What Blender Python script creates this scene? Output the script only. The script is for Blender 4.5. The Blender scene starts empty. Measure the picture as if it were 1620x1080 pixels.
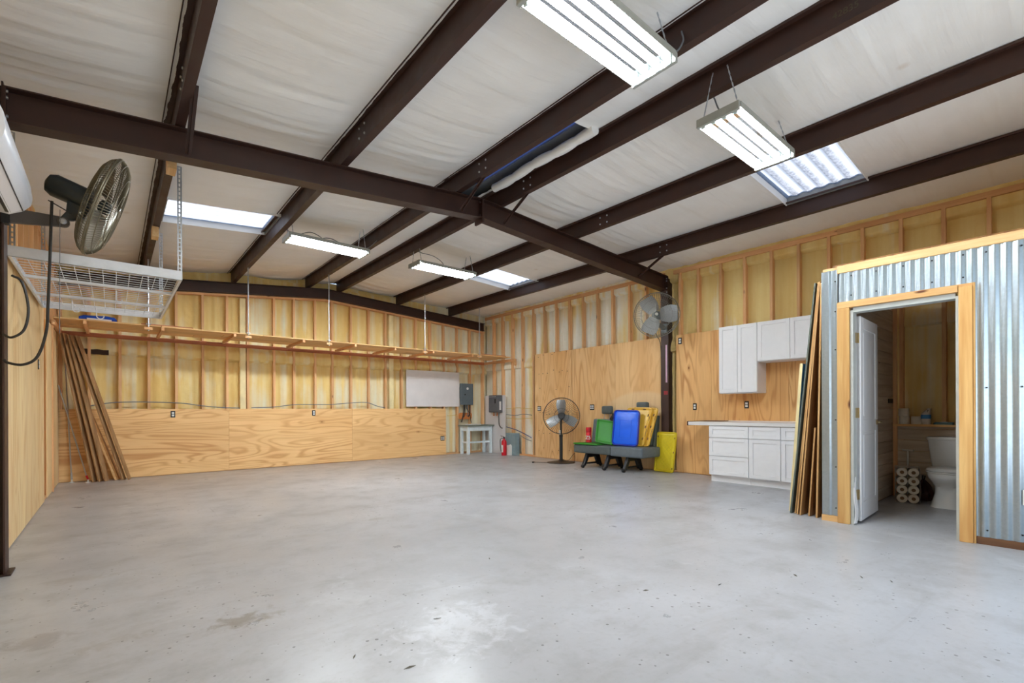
import bpy, bmesh, math, random
import numpy as np
from mathutils import Vector, Matrix

random.seed(7)
SC = bpy.context.scene
COL = SC.collection
R = math.radians

# ------------------------------------------------------------------ camera
YAW, ROLL, FPX, CY, EYE = R(39.97), R(-0.246), 754.8, 648.7, 1.13
cam = bpy.data.cameras.new('camera')
cam.sensor_width = 36.0
cam.sensor_fit = 'HORIZONTAL'
cam.lens = FPX / 1620 * 36.0
cam.shift_x = 0.0
cam.shift_y = (CY - 540) / 1620
cam.clip_start = 0.05
camo = bpy.data.objects.new('camera', cam)
COL.objects.link(camo)
_f = Vector((math.sin(YAW), math.cos(YAW), 0))
_r = Vector((math.cos(YAW), -math.sin(YAW), 0))
_u = Vector((0, 0, 1))
_r2 = _r * math.cos(ROLL) + _u * math.sin(ROLL)
_u2 = -_r * math.sin(ROLL) + _u * math.cos(ROLL)
camo.matrix_world = Matrix(((_r2.x, _u2.x, -_f.x, 0), (_r2.y, _u2.y, -_f.y, 0), (_r2.z, _u2.z, -_f.z, EYE), (0, 0, 0, 1)))
SC.camera = camo

# ------------------------------------------------------------------ world, sun, exposure
SC.view_settings.view_transform = 'Standard'
SC.view_settings.look = 'None'
SC.view_settings.gamma = 1.0
SC.view_settings.use_curve_mapping = False
SC.view_settings.exposure = 0.0
try:
    SC.cycles.max_bounces = 10
    SC.cycles.diffuse_bounces = 6
    SC.cycles.glossy_bounces = 4
    SC.cycles.transmission_bounces = 6
    SC.cycles.sample_clamp_indirect = 6.0
    SC.cycles.use_denoising = True
except Exception:
    pass
TUBE = 170.0          # fluorescent tube radiance
SKY = 0.22
SUN = 7.0
w = bpy.data.worlds.new('world')
SC.world = w
w.use_nodes = True
nt = w.node_tree
nt.nodes.clear()
wo = nt.nodes.new('ShaderNodeOutputWorld')
bg = nt.nodes.new('ShaderNodeBackground')
sk = nt.nodes.new('ShaderNodeTexSky')
sk.sky_type = 'NISHITA'
sk.sun_disc = False
sk.sun_elevation = R(56)
sk.sun_rotation = R(20)
bg.inputs['Strength'].default_value = SKY
nt.links.new(sk.outputs[0], bg.inputs[0])
nt.links.new(bg.outputs[0], wo.inputs[0])
sl = bpy.data.lights.new('sun', 'SUN')
sl.energy = SUN
sl.angle = R(0.6)
sl.color = (1.0, 0.96, 0.9)
so = bpy.data.objects.new('sun', sl)
COL.objects.link(so)
so.rotation_euler = (R(-30), R(28), 0)      # high, from behind the back wall
# the open bay door behind the camera lets the daylight of the yard in
DOORL = 62.0
dl = bpy.data.lights.new('bay_door_daylight', 'AREA')
dl.shape = 'RECTANGLE'
dl.size, dl.size_y = 4.2, 2.0
dl.energy = DOORL
dl.color = (0.84, 0.92, 1.0)
dlo = bpy.data.objects.new('bay_door_daylight', dl)
COL.objects.link(dlo)
dlo.location = (2.9, -0.80, 1.4)
dlo.rotation_euler = (R(118), 0, 0)     # tilted up: most of it is the sunlit drive thrown back

# ------------------------------------------------------------------ node helpers
class NT:
    def __init__(s, name):
        s.m = bpy.data.materials.new(name)
        s.m.use_nodes = True
        s.t = s.m.node_tree
        s.t.nodes.clear()
        s.out = s.t.nodes.new('ShaderNodeOutputMaterial')
    def n(s, typ, out=0, props=None, **ins):
        nd = s.t.nodes.new('ShaderNode' + typ)
        for k, v in (props or {}).items():
            setattr(nd, k, v)
        for k, v in ins.items():
            key = int(k[1:]) if k[0] == 'i' and k[1:].isdigit() else k.replace('_', ' ')
            s.set(nd.inputs[key], v)
        return nd.outputs[out]
    def set(s, sock, v):
        if isinstance(v, bpy.types.NodeSocket):
            s.t.links.new(v, sock)
        else:
            if isinstance(v, (tuple, list)) and len(v) == 3 and sock.type == 'RGBA':
                v = (*v, 1)
            sock.default_value = v
    def math(s, op, a, b=0.0, c=None, clamp=False):
        nd = s.t.nodes.new('ShaderNodeMath')
        nd.operation = op
        nd.use_clamp = clamp
        s.set(nd.inputs[0], a)
        s.set(nd.inputs[1], b)
        if c is not None:
            s.set(nd.inputs[2], c)
        return nd.outputs[0]
    def vmath(s, op, a, b=None, scale=None):
        nd = s.t.nodes.new('ShaderNodeVectorMath')
        nd.operation = op
        s.set(nd.inputs[0], a)
        if b is not None:
            s.set(nd.inputs[1], b)
        if scale is not None:
            s.set(nd.inputs['Scale'], scale)
        return nd.outputs['Value' if op in ('LENGTH', 'DISTANCE', 'DOT_PRODUCT') else 'Vector']
    def ramp(s, fac, *stops):
        nd = s.t.nodes.new('ShaderNodeValToRGB')
        e = nd.color_ramp.elements
        while len(e) < len(stops):
            e.new(0.5)
        for el, (p, c) in zip(e, stops):
            el.position = p
            el.color = (*c, 1) if isinstance(c, (tuple, list)) else (c, c, c, 1)
        s.set(nd.inputs[0], fac)
        return nd.outputs[0]
    def mix(s, fac, a, b, mode='MIX'):
        nd = s.t.nodes.new('ShaderNodeMix')
        nd.data_type = 'RGBA'
        nd.blend_type = mode
        s.set(nd.inputs[0], fac)
        s.set(nd.inputs[6], a)
        s.set(nd.inputs[7], b)
        return nd.outputs[2]
    def noise(s, vec, scale=5.0, detail=3.0, rough=0.5, dist=0.0, out=0):
        return s.n('TexNoise', out, None, Vector=vec, Scale=scale, Detail=detail, Roughness=rough, Distortion=dist)
    def mapr(s, v, a, b, c=0.0, d=1.0):
        return s.n('MapRange', 0, None, i0=v, i1=a, i2=b, i3=c, i4=d)
    def objvec(s, scale, rnd=True):
        tc = s.t.nodes.new('ShaderNodeTexCoord').outputs['Object']
        v = s.vmath('MULTIPLY', tc, scale)
        if rnd:
            oi = s.t.nodes.new('ShaderNodeObjectInfo').outputs['Random']
            off = s.n('CombineXYZ', 0, None, X=s.math('MULTIPLY', oi, 31.0), Y=s.math('MULTIPLY', oi, 17.0), Z=s.math('MULTIPLY', oi, 53.0))
            v = s.vmath('ADD', v, off)
            return v, oi
        return v, None
    def pos(s):
        return s.t.nodes.new('ShaderNodeNewGeometry').outputs['Position']
    def bump(s, h, strength=0.3, dist=0.01):
        return s.n('Bump', 0, None, Height=h, Strength=strength, Distance=dist)
    def bsdf(s, color, rough=0.5, metal=0.0, normal=None, spec=0.5, **kw):
        nd = s.t.nodes.new('ShaderNodeBsdfPrincipled')
        s.set(nd.inputs['Base Color'], color)
        s.set(nd.inputs['Roughness'], rough)
        s.set(nd.inputs['Metallic'], metal)
        s.set(nd.inputs['Specular IOR Level'], spec)
        for k, v in kw.items():
            s.set(nd.inputs[k.replace('_', ' ')], v)
        if normal is not None:
            s.t.links.new(normal, nd.inputs['Normal'])
        s.t.links.new(nd.outputs[0], s.out.inputs[0])
        return s.m

def srgb(r, g, b):
    f = lambda c: (c / 12.92 if c <= 0.04045 else ((c + 0.055) / 1.055) ** 2.4)
    return tuple(f(c / 255) for c in (r, g, b))

def plain(name, rgb, rough=0.5, metal=0.0, var=0.06, scale=14.0, spec=0.5, **kw):
    """A plain painted or moulded surface with a faint mottle."""
    t = NT(name)
    v, _ = t.objvec((1, 1, 1))
    nz = t.noise(v, scale, 3)
    c = srgb(*rgb)
    col = t.mix(t.mapr(nz, 0.3, 0.7), tuple(x * (1 - var) for x in c), tuple(min(1, x * (1 + var)) for x in c))
    return t.bsdf(col, rough, metal, t.bump(nz, 0.05, 0.004), spec, **kw)

def plywood(name, axis, light, dark, knots=0.5, cross=2.6, bleach=False):
    t = NT(name)
    along = 0.34
    sc = {'x': (along, cross, cross), 'y': (cross, along, cross), 'z': (cross, cross, along)}[axis]
    v, rnd = t.objvec(sc)
    n1 = t.noise(v, 0.9, 2.5, 0.45, 0.5)
    ring = t.math('SINE', t.math('MULTIPLY', n1, 105.0))
    ring = t.mapr(ring, -0.2, 1.0)
    ring = t.math('POWER', ring, 1.6)
    amp = t.mapr(t.noise(v, 0.6, 2), 0.35, 0.65, 0.25, 0.9)
    ring = t.math('MULTIPLY', ring, amp)
    fs = {'x': (3, 90, 90), 'y': (90, 3, 90), 'z': (90, 90, 3)}[axis]
    vf, _ = t.objvec(fs)
    fine = t.noise(vf, 1.0, 2)
    blot = t.noise(v, 0.7, 3, 0.6)
    L, D = srgb(*light), srgb(*dark)
    pale = tuple(min(1, a * 1.16 + 0.02) for a in L)
    base = t.mix(t.mapr(blot, 0.38, 0.66), L, pale)
    red = t.mix(t.mapr(t.noise(v, 0.35, 2), 0.5, 0.72), base, (L[0] * 0.92, L[1] * 0.78, L[2] * 0.62))
    col = t.mix(t.math('MULTIPLY', ring, 0.75), red, D)
    col = t.mix(t.mapr(fine, 0.35, 0.75, 0.0, 0.22), col, D)
    kv = {'x': (0.75, 1.5, 1.5), 'y': (1.5, 0.75, 1.5), 'z': (1.5, 1.5, 0.75)}[axis]
    vk, _ = t.objvec(kv)
    vo = t.t.nodes.new('ShaderNodeTexVoronoi')
    vo.inputs['Scale'].default_value = 1.7
    t.set(vo.inputs['Vector'], vk)
    kd = t.math('ADD', vo.outputs['Distance'], t.math('MULTIPLY', t.math('SUBTRACT', t.noise(vf, 0.25, 2), 0.5), 0.03))
    kn = t.mapr(kd, 0.018, 0.036, 1.0, 0.0)
    keep = t.math('LESS_THAN', t.n('SeparateColor', 0, None, i0=vo.outputs['Color']), knots)
    col = t.mix(t.math('MULTIPLY', kn, keep), col, srgb(92, 52, 28))
    col = t.mix(t.math('MULTIPLY', t.math('MULTIPLY', t.mapr(kd, 0.03, 0.11, 0.5, 0.0), keep), 1.0), col, srgb(178, 108, 52))
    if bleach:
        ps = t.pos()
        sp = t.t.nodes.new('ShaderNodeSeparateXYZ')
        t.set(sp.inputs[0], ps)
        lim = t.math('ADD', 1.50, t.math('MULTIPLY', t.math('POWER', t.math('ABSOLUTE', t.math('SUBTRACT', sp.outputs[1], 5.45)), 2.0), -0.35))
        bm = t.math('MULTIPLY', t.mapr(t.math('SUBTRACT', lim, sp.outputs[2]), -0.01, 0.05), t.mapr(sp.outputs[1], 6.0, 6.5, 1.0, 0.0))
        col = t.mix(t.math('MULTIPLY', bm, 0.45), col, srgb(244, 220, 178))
    tone = t.mapr(rnd, 0.0, 1.0, 0.93, 1.06)
    col = t.vmath('SCALE', col, scale=tone)
    return t.bsdf(col, 0.62, 0.0, t.bump(fine, 0.06, 0.003), 0.35)

def lumber(name, axis, light, dark, knots=0.55):
    t = NT(name)
    s = {'x': (1.1, 16, 16), 'y': (16, 1.1, 16), 'z': (16, 16, 1.1)}[axis]
    v, rnd = t.objvec(s)
    g = t.noise(v, 1.0, 3, 0.55, 0.3)
    g2 = t.noise(v, 4.0, 2)
    L, D = srgb(*light), srgb(*dark)
    col = t.mix(t.mapr(g, 0.32, 0.7), L, D)
    col = t.mix(t.mapr(g2, 0.45, 0.8, 0, 0.35), col, D)
    kv, _ = t.objvec({'x': (1.3, 4, 4), 'y': (4, 1.3, 4), 'z': (4, 4, 1.3)}[axis])
    vo = t.t.nodes.new('ShaderNodeTexVoronoi')
    vo.inputs['Scale'].default_value = 1.6
    t.set(vo.inputs['Vector'], kv)
    kn = t.mapr(vo.outputs['Distance'], 0.05, 0.12, 1.0, 0.0)
    keep = t.math('LESS_THAN', t.n('SeparateColor', 0, None, i0=vo.outputs['Color']), knots)
    col = t.mix(t.math('MULTIPLY', kn, keep), col, srgb(96, 50, 26))
    tone = t.mapr(rnd, 0.0, 1.0, 0.86, 1.12)
    col = t.vmath('SCALE', col, scale=tone)
    return t.bsdf(col, 0.6, 0.0, t.bump(g2, 0.08, 0.003), 0.35)

def foam(name, base, deep, pale, palebias=0.55, right=False):
    t = NT(name)
    p = t.pos()
    vs = t.vmath('MULTIPLY', p, (5.5, 5.5, 0.35))
    st = t.noise(vs, 1.0, 4, 0.6)
    big = t.noise(t.vmath('MULTIPLY', p, (0.9, 0.9, 0.8)), 1.0, 3)
    lump = t.noise(p, 18.0, 4, 0.6)
    col = t.mix(t.mapr(st, 0.35, 0.68), srgb(*base), srgb(*deep))
    sep = t.t.nodes.new('ShaderNodeSeparateXYZ')
    t.set(sep.inputs[0], p)
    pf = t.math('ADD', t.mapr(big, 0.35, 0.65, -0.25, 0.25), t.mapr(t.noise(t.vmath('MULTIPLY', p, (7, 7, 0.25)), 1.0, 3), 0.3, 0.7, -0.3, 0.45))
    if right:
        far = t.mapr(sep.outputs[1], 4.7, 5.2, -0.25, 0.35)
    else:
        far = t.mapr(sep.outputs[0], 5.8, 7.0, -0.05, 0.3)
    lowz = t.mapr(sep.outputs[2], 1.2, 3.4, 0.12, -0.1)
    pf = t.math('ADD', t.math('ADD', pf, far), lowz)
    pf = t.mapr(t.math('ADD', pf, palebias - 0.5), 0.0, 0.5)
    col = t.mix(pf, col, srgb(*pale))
    col = t.mix(t.mapr(lump, 0.55, 0.8, 0, 0.3), col, srgb(*deep))
    return t.bsdf(col, 0.75, 0.0, t.bump(lump, 0.25, 0.012), 0.25)

def steel(name, rgb):
    t = NT(name)
    v, _ = t.objvec((1, 1, 1))
    nz = t.noise(v, 6.0, 4)
    c = srgb(*rgb)
    col = t.mix(t.mapr(nz, 0.35, 0.7), c, (c[0] * 1.35, c[1] * 1.3, c[2] * 1.25))
    return t.bsdf(col, t.mapr(nz, 0.3, 0.7, 0.42, 0.58), 0.0, t.bump(nz, 0.05, 0.003), 0.45)

def galvanized(name, tint=(180, 192, 200), rough=0.36):
    t = NT(name)
    v, _ = t.objvec((1, 1, 1))
    vo = t.t.nodes.new('ShaderNodeTexVoronoi')
    vo.inputs['Scale'].default_value = 55.0
    t.set(vo.inputs['Vector'], v)
    sp = t.n('SeparateColor', 0, None, i0=vo.outputs['Color'])
    big = t.noise(v, 2.2, 4, 0.6)
    c = srgb(*tint)
    col = t.mix(t.math('MULTIPLY', sp, 0.35), c, tuple(x * 0.82 for x in c))
    col = t.mix(t.mapr(big, 0.5, 0.75, 0, 0.35), col, srgb(150, 165, 168))
    return t.bsdf(col, t.math('ADD', t.math('MULTIPLY', sp, 0.05), rough), 1.0, None, 0.5)

def emit(name, rgb, strength):
    t = NT(name)
    e = t.n('Emission', 0, None, Color=(*rgb, 1), Strength=strength)
    t.t.links.new(e, t.out.inputs[0])
    return t.m

def concrete():
    t = NT('concrete')
    p = t.pos()
    n1 = t.noise(p, 0.45, 5, 0.6)
    n2 = t.noise(p, 2.3, 6, 0.65)
    n3 = t.noise(p, 26.0, 4, 0.6)
    col = t.mix(t.mapr(n1, 0.36, 0.64), srgb(166, 166, 168), srgb(185, 186, 190))
    col = t.mix(t.mapr(n2, 0.5, 0.78, 0, 0.65), col, srgb(146, 143, 140))
    col = t.mix(t.mapr(n3, 0.52, 0.75, 0, 0.3), col, srgb(150, 148, 144))
    strk = t.noise(t.vmath('MULTIPLY', p, (0.7, 2.6, 1)), 1.0, 5, 0.6, 1.2)
    col = t.mix(t.mapr(strk, 0.56, 0.72, 0, 0.45), col, srgb(148, 145, 142))
    wh = t.noise(p, 1.1, 6, 0.7, 0.8)
    col = t.mix(t.mapr(wh, 0.6, 0.8, 0, 0.5), col, srgb(226, 228, 232))
    # pitting: small dark specks, denser in patches
    vo = t.t.nodes.new('ShaderNodeTexVoronoi')
    vo.inputs['Scale'].default_value = 24.0
    t.set(vo.inputs['Vector'], p)
    sz = t.n('SeparateColor', 0, None, i0=vo.outputs['Color'])
    thr = t.math('MULTIPLY', t.math('MULTIPLY', t.mapr(sz, 0.45, 1.0, 0.0, 0.22), t.mapr(n1, 0.35, 0.6, 0.35, 1.1)), 1.0)
    sp = t.math('LESS_THAN', vo.outputs['Distance'], thr)
    col = t.mix(t.math('MULTIPLY', sp, 0.7), col, srgb(84, 80, 76))
    # stains and a whitish painted floor reflection, each with its own place
    brk = t.noise(p, 9.0, 5, 0.7, 0.6)
    sep = t.t.nodes.new('ShaderNodeSeparateXYZ')
    t.set(sep.inputs[0], p)
    for (sx, sy, rx, ry, a, c) in STAINS_AND_SHEEN:
        dx = t.math('MULTIPLY', t.math('SUBTRACT', sep.outputs[0], sx), 1 / rx)
        dy = t.math('MULTIPLY', t.math('SUBTRACT', sep.outputs[1], sy), 1 / ry)
        d = t.math('SQRT', t.math('ADD', t.math('MULTIPLY', dx, dx), t.math('MULTIPLY', dy, dy)))
        m = t.math('ADD', t.mapr(d, 0.0, 1.0, 1.0, 0.0), t.mapr(brk, 0.3, 0.7, -0.55, 0.35))
        m = t.math('MULTIPLY', t.math('MULTIPLY', t.mapr(m, 0.35, 0.75), t.math('LESS_THAN', d, 1.3)), a)
        col = t.mix(m, col, srgb(*c))
    h = t.math('SUBTRACT', n3, t.math('MULTIPLY', sp, 0.5))
    return t.bsdf(col, t.mapr(n2, 0.3, 0.7, 0.26, 0.46), 0.0, t.bump(h, 0.10, 0.005), 0.5)

def vinyl():
    t = NT('white_vinyl_facing')
    p = t.pos()
    n1 = t.noise(t.vmath('MULTIPLY', p, (0.8, 9.0, 1)), 1.0, 4, 0.6, 0.4)
    n2 = t.noise(p, 1.3, 4, 0.6)
    n3 = t.noise(t.vmath('MULTIPLY', p, (3.0, 40.0, 1)), 1.0, 3)
    col = t.mix(t.mapr(n2, 0.35, 0.7), srgb(240, 239, 235), srgb(247, 246, 243))
    col = t.mix(t.mapr(n1, 0.55, 0.8, 0, 0.25), col, srgb(222, 214, 200))
    vo = t.t.nodes.new('ShaderNodeTexVoronoi')
    vo.inputs['Scale'].default_value = 1.3
    t.set(vo.inputs['Vector'], p)
    st = t.mapr(t.math('ADD', vo.outputs['Distance'], t.math('MULTIPLY', n2, 0.1)), 0.07, 0.12, 0.35, 0.0)
    col = t.mix(st, col, srgb(196, 170, 134))
    h = t.math('ADD', n1, t.math('MULTIPLY', n3, 0.3))
    return t.bsdf(col, 0.5, 0.0, t.bump(h, 0.5, 0.015), 0.4)

def translucent(name='skylight_fibreglass', clear=(0.50, 0.54, 0.60), dirty=(0.20, 0.215, 0.25), bands=True):
    t = NT(name)
    p = t.pos()
    n = t.noise(p, 24.0, 5, 0.75)
    sep = t.t.nodes.new('ShaderNodeSeparateXYZ')
    t.set(sep.inputs[0], p)
    if bands:     # grime gathers in the pans between the ribs
        ph = t.math('ABSOLUTE', t.math('SUBTRACT', t.math('FRACT', t.math('MULTIPLY', sep.outputs[1], 1 / 0.145)), 0.5))
        m = t.math('MULTIPLY', t.mapr(ph, 0.16, 0.34), t.mapr(n, 0.36, 0.62, 0.25, 1.0))
    else:
        m = t.mapr(n, 0.4, 0.8)
    col = t.mix(m, clear, dirty)
    a = t.n('BsdfTranslucent', 0, None, Color=col)
    b = t.n('BsdfDiffuse', 0, None, Color=(0.55, 0.57, 0.6, 1))
    m = t.t.nodes.new('ShaderNodeMixShader')
    m.inputs[0].default_value = 0.12
    t.t.links.new(a, m.inputs[1])
    t.t.links.new(b, m.inputs[2])
    t.t.links.new(m.outputs[0], t.out.inputs[0])
    return t.m

STAINS_AND_SHEEN = [(0.55, 2.92, 0.32, 0.22, 0.55, (120, 108, 88)), (-0.02, 3.05, 0.3, 0.12, 0.3, (140, 130, 116)),
          (-0.15, 4.35, 0.35, 0.16, 0.35, (140, 134, 126)), (2.1, 4.75, 0.22, 0.12, 0.4, (128, 122, 112)),
          (-0.3, 3.3, 0.35, 0.2, 0.4, (128, 120, 116)), (1.4, 2.1, 0.6, 0.5, 0.35, (226, 228, 234)),  # the whitish entry paints a bright reflection on the slab
          (6.9, 7.7, 0.5, 0.25, 0.4, (150, 142, 132)), (0.9, 5.6, 0.5, 0.12, 0.3, (150, 144, 138)),
          (3.6, 2.3, 0.5, 0.25, 0.3, (160, 158, 156)), (0.1, 9.5, 0.5, 0.2, 0.4, (150, 140, 124)),
          (6.2, 1.3, 0.6, 0.45, 0.3, (170, 158, 138))]

M = {}
M['concrete'] = concrete()
M['vinyl'] = vinyl()
M['steel'] = steel('red_oxide_steel', (54, 33, 26))
M['ply_x'] = plywood('plywood_grain_along', 'x', (240, 196, 136), (200, 130, 70))
M['ply_z'] = plywood('plywood_grain_up', 'z', (240, 198, 142), (202, 136, 76), 0.35, bleach=True)
M['ply_left'] = plywood('plywood_pale_up', 'z', (240, 212, 162), (218, 172, 114), 0.2)
M['ply_red'] = plywood('plywood_strong_grain_up', 'z', (232, 186, 124), (186, 116, 60), 0.6)
M['sheet_edge'] = lumber('sheet_cut_edge', 'z', (208, 166, 112), (178, 132, 82), 0.1)
M['ply_edge'] = lumber('plywood_sheet_worn', 'z', (176, 128, 76), (128, 84, 46))
M['stud'] = lumber('fir_stud', 'z', (238, 194, 144), (216, 162, 112))
M['plate_x'] = lumber('fir_plate_across', 'x', (236, 190, 140), (212, 158, 108))
M['plate_y'] = lumber('fir_plate_deep', 'y', (234, 184, 134), (208, 152, 102))
M['ledger'] = lumber('red_fir_ledger', 'x', (196, 120, 80), (166, 94, 58))
M['pine_x'] = lumber('pine_board_across', 'x', (240, 200, 142), (216, 164, 106))
M['pine_y'] = lumber('pine_board_deep', 'y', (234, 198, 144), (212, 164, 108))
M['trim_z'] = lumber('cedar_trim_up', 'z', (222, 180, 116), (198, 146, 84), 0.8)
M['trim_y'] = lumber('cedar_trim_deep', 'y', (230, 188, 128), (206, 152, 94))
M['old_z'] = lumber('weathered_board', 'z', (190, 150, 106), (150, 112, 74))
M['darkwood_y'] = lumber('dark_board', 'y', (138, 96, 66), (104, 70, 46))
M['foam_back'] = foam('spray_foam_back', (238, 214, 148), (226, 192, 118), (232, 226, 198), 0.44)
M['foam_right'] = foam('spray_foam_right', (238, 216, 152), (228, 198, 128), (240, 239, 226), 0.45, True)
M['foam_post'] = plain('foam_dusted_post', (238, 220, 168), 0.7, var=0.12, scale=5)
M['metal_sheet'] = galvanized('galvanized_sheet')
M['metal_grey'] = plain('grey_roof_metal', (150, 154, 156), 0.45, 0.3)
M['fibreglass'] = translucent()
M['fibreglass_clean'] = translucent('skylight_fibreglass_clean', (0.64, 0.68, 0.74), (0.44, 0.48, 0.54))
M['tube'] = emit('fluorescent_glow', (0.88, 0.955, 1.0), TUBE)
M['white_metal'] = plain('white_enamel', (226, 228, 226), 0.35)
M['white_paint'] = plain('white_cabinet_paint', (242, 242, 244), 0.4, var=0.01)
M['white_plastic'] = plain('white_plastic', (228, 228, 224), 0.35, var=0.02)
M['porcelain'] = plain('porcelain', (228, 230, 230), 0.12, var=0.01, spec=0.6)
M['black'] = plain('black_plastic', (26, 26, 28), 0.45)
M['black_metal'] = plain('black_metal', (30, 28, 28), 0.4)
M['dark_motor'] = plain('dark_green_black_motor', (26, 36, 40), 0.4)
M['arm'] = plain('grey_brown_arm', (72, 66, 62), 0.45)
M['cage_bronze'] = plain('bronze_wire', (112, 104, 84), 0.4, 0.4)
M['cage_grey'] = plain('grey_wire', (140, 140, 132), 0.35, 0.6)
M['blade'] = plain('aluminium_blade', (170, 172, 172), 0.4, 0.45)
_mt = NT('specular_reflector')
M['mirror'] = _mt.bsdf((0.78, 0.80, 0.86, 1), 0.0, 1.0)
M['blue_strip'] = translucent('sky_blue_strip', (0.11, 0.17, 0.33), (0.09, 0.14, 0.28), False)
M['blade_dull'] = plain('dusty_blade', (150, 142, 128), 0.45, 0.4)
M['cable'] = plain('black_cable', (34, 30, 26), 0.5)
M['grey_cable'] = plain('grey_cable', (110, 116, 122), 0.5)
M['blue_cable'] = plain('blue_cable', (40, 62, 120), 0.5)
M['yellow_cable'] = plain('yellow_cable', (214, 186, 92), 0.5)
M['zinc'] = galvanized('zinc_rod', (190, 194, 200), 0.35)
M['panel_grey'] = plain('grey_panel_paint', (92, 104, 110), 0.4)
M['box_grey'] = plain('light_grey_box', (136, 158, 164), 0.4)
M['heater'] = plain('graphite_casing', (96, 98, 102), 0.35)
M['fibre_board'] = plain('pale_grey_board', (224, 220, 220), 0.6, var=0.05, scale=3)
M['copper'] = plain('copper', (170, 108, 74), 0.35, 0.9)
M['pale_blue_paint'] = plain('pale_blue_paint', (224, 236, 240), 0.45, var=0.06)
M['bench_top'] = plain('grey_green_top', (124, 132, 120), 0.5)
M['paper'] = plain('paper', (232, 232, 230), 0.7)
M['red'] = plain('red_enamel', (200, 22, 40), 0.3)
M['red_label'] = plain('red_label', (224, 50, 60), 0.4)
M['van_grey'] = plain('grey_vinyl', (84, 92, 92), 0.5, var=0.1)
M['van_grey_light'] = plain('blue_grey_vinyl', (98, 108, 114), 0.5, var=0.1)
M['van_dark'] = plain('olive_grey_shell', (76, 82, 74), 0.55)
M['green'] = plain('green_plastic', (46, 134, 34), 0.5, var=0.08, scale=4)
M['blue'] = plain('blue_plastic', (14, 100, 240), 0.3, var=0.06, scale=4)
M['blue_dark'] = plain('blue_plastic_rim', (8, 36, 160), 0.35)
M['amber'] = plain('amber_plastic', (232, 184, 66), 0.35, var=0.08, scale=4)
M['yellow'] = plain('yellow_plastic', (222, 200, 40), 0.4, var=0.1, scale=6)
M['slot'] = plain('dark_slot', (60, 40, 26), 0.8)
M['brass'] = plain('satin_brass', (176, 158, 120), 0.35, 0.7)
M['foam_blue'] = plain('blue_foam_board', (64, 140, 200), 0.6)
M['grey_sheet'] = plain('dark_green_grey_board', (92, 98, 88), 0.6)
M['shiplap'] = lumber('whitewashed_plank', 'x', (214, 202, 186), (184, 168, 150), 0.2)
M['shiplap_y'] = lumber('whitewashed_plank_deep', 'y', (214, 202, 186), (184, 168, 150), 0.2)
M['tissue'] = plain('tissue', (226, 218, 204), 0.8)
M['card'] = plain('cardboard_core', (120, 92, 64), 0.8)
M['film'] = plain('plastic_film', (222, 216, 208), 0.2)
M['teal'] = plain('teal_pack', (60, 104, 112), 0.4)
M['ac_white'] = plain('ivory_white_casing', (226, 228, 234), 0.25, var=0.01)
M['counter'] = plain('white_laminate', (232, 230, 228), 0.3, var=0.03, scale=6)
M['copper_pipe'] = M['copper']
M['orange_foam'] = plain('orange_foam', (206, 128, 66), 0.7, var=0.2)
M['clear_socket'] = plain('pale_socket', (196, 214, 212), 0.25)
M['grey_paint'] = plain('jamb_grey', (188, 192, 188), 0.5)
M['cap_grey'] = plain('fixture_grey', (158, 160, 152), 0.4)
M['decal_pink'] = plain('pale_pink_print', (206, 170, 190), 0.5)
M['decal_red'] = plain('faded_red_print', (150, 40, 44), 0.5)
M['chalk'] = plain('yellow_chalk', (78, 70, 52), 0.8)
M['rack_white'] = plain('white_powder_coat', (224, 226, 230), 0.35)
M['brown_strip'] = plain('brown_board_edge', (96, 60, 44), 0.6)

# ------------------------------------------------------------------ mesh helpers
def V(*a):
    return Vector(a)

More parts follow.
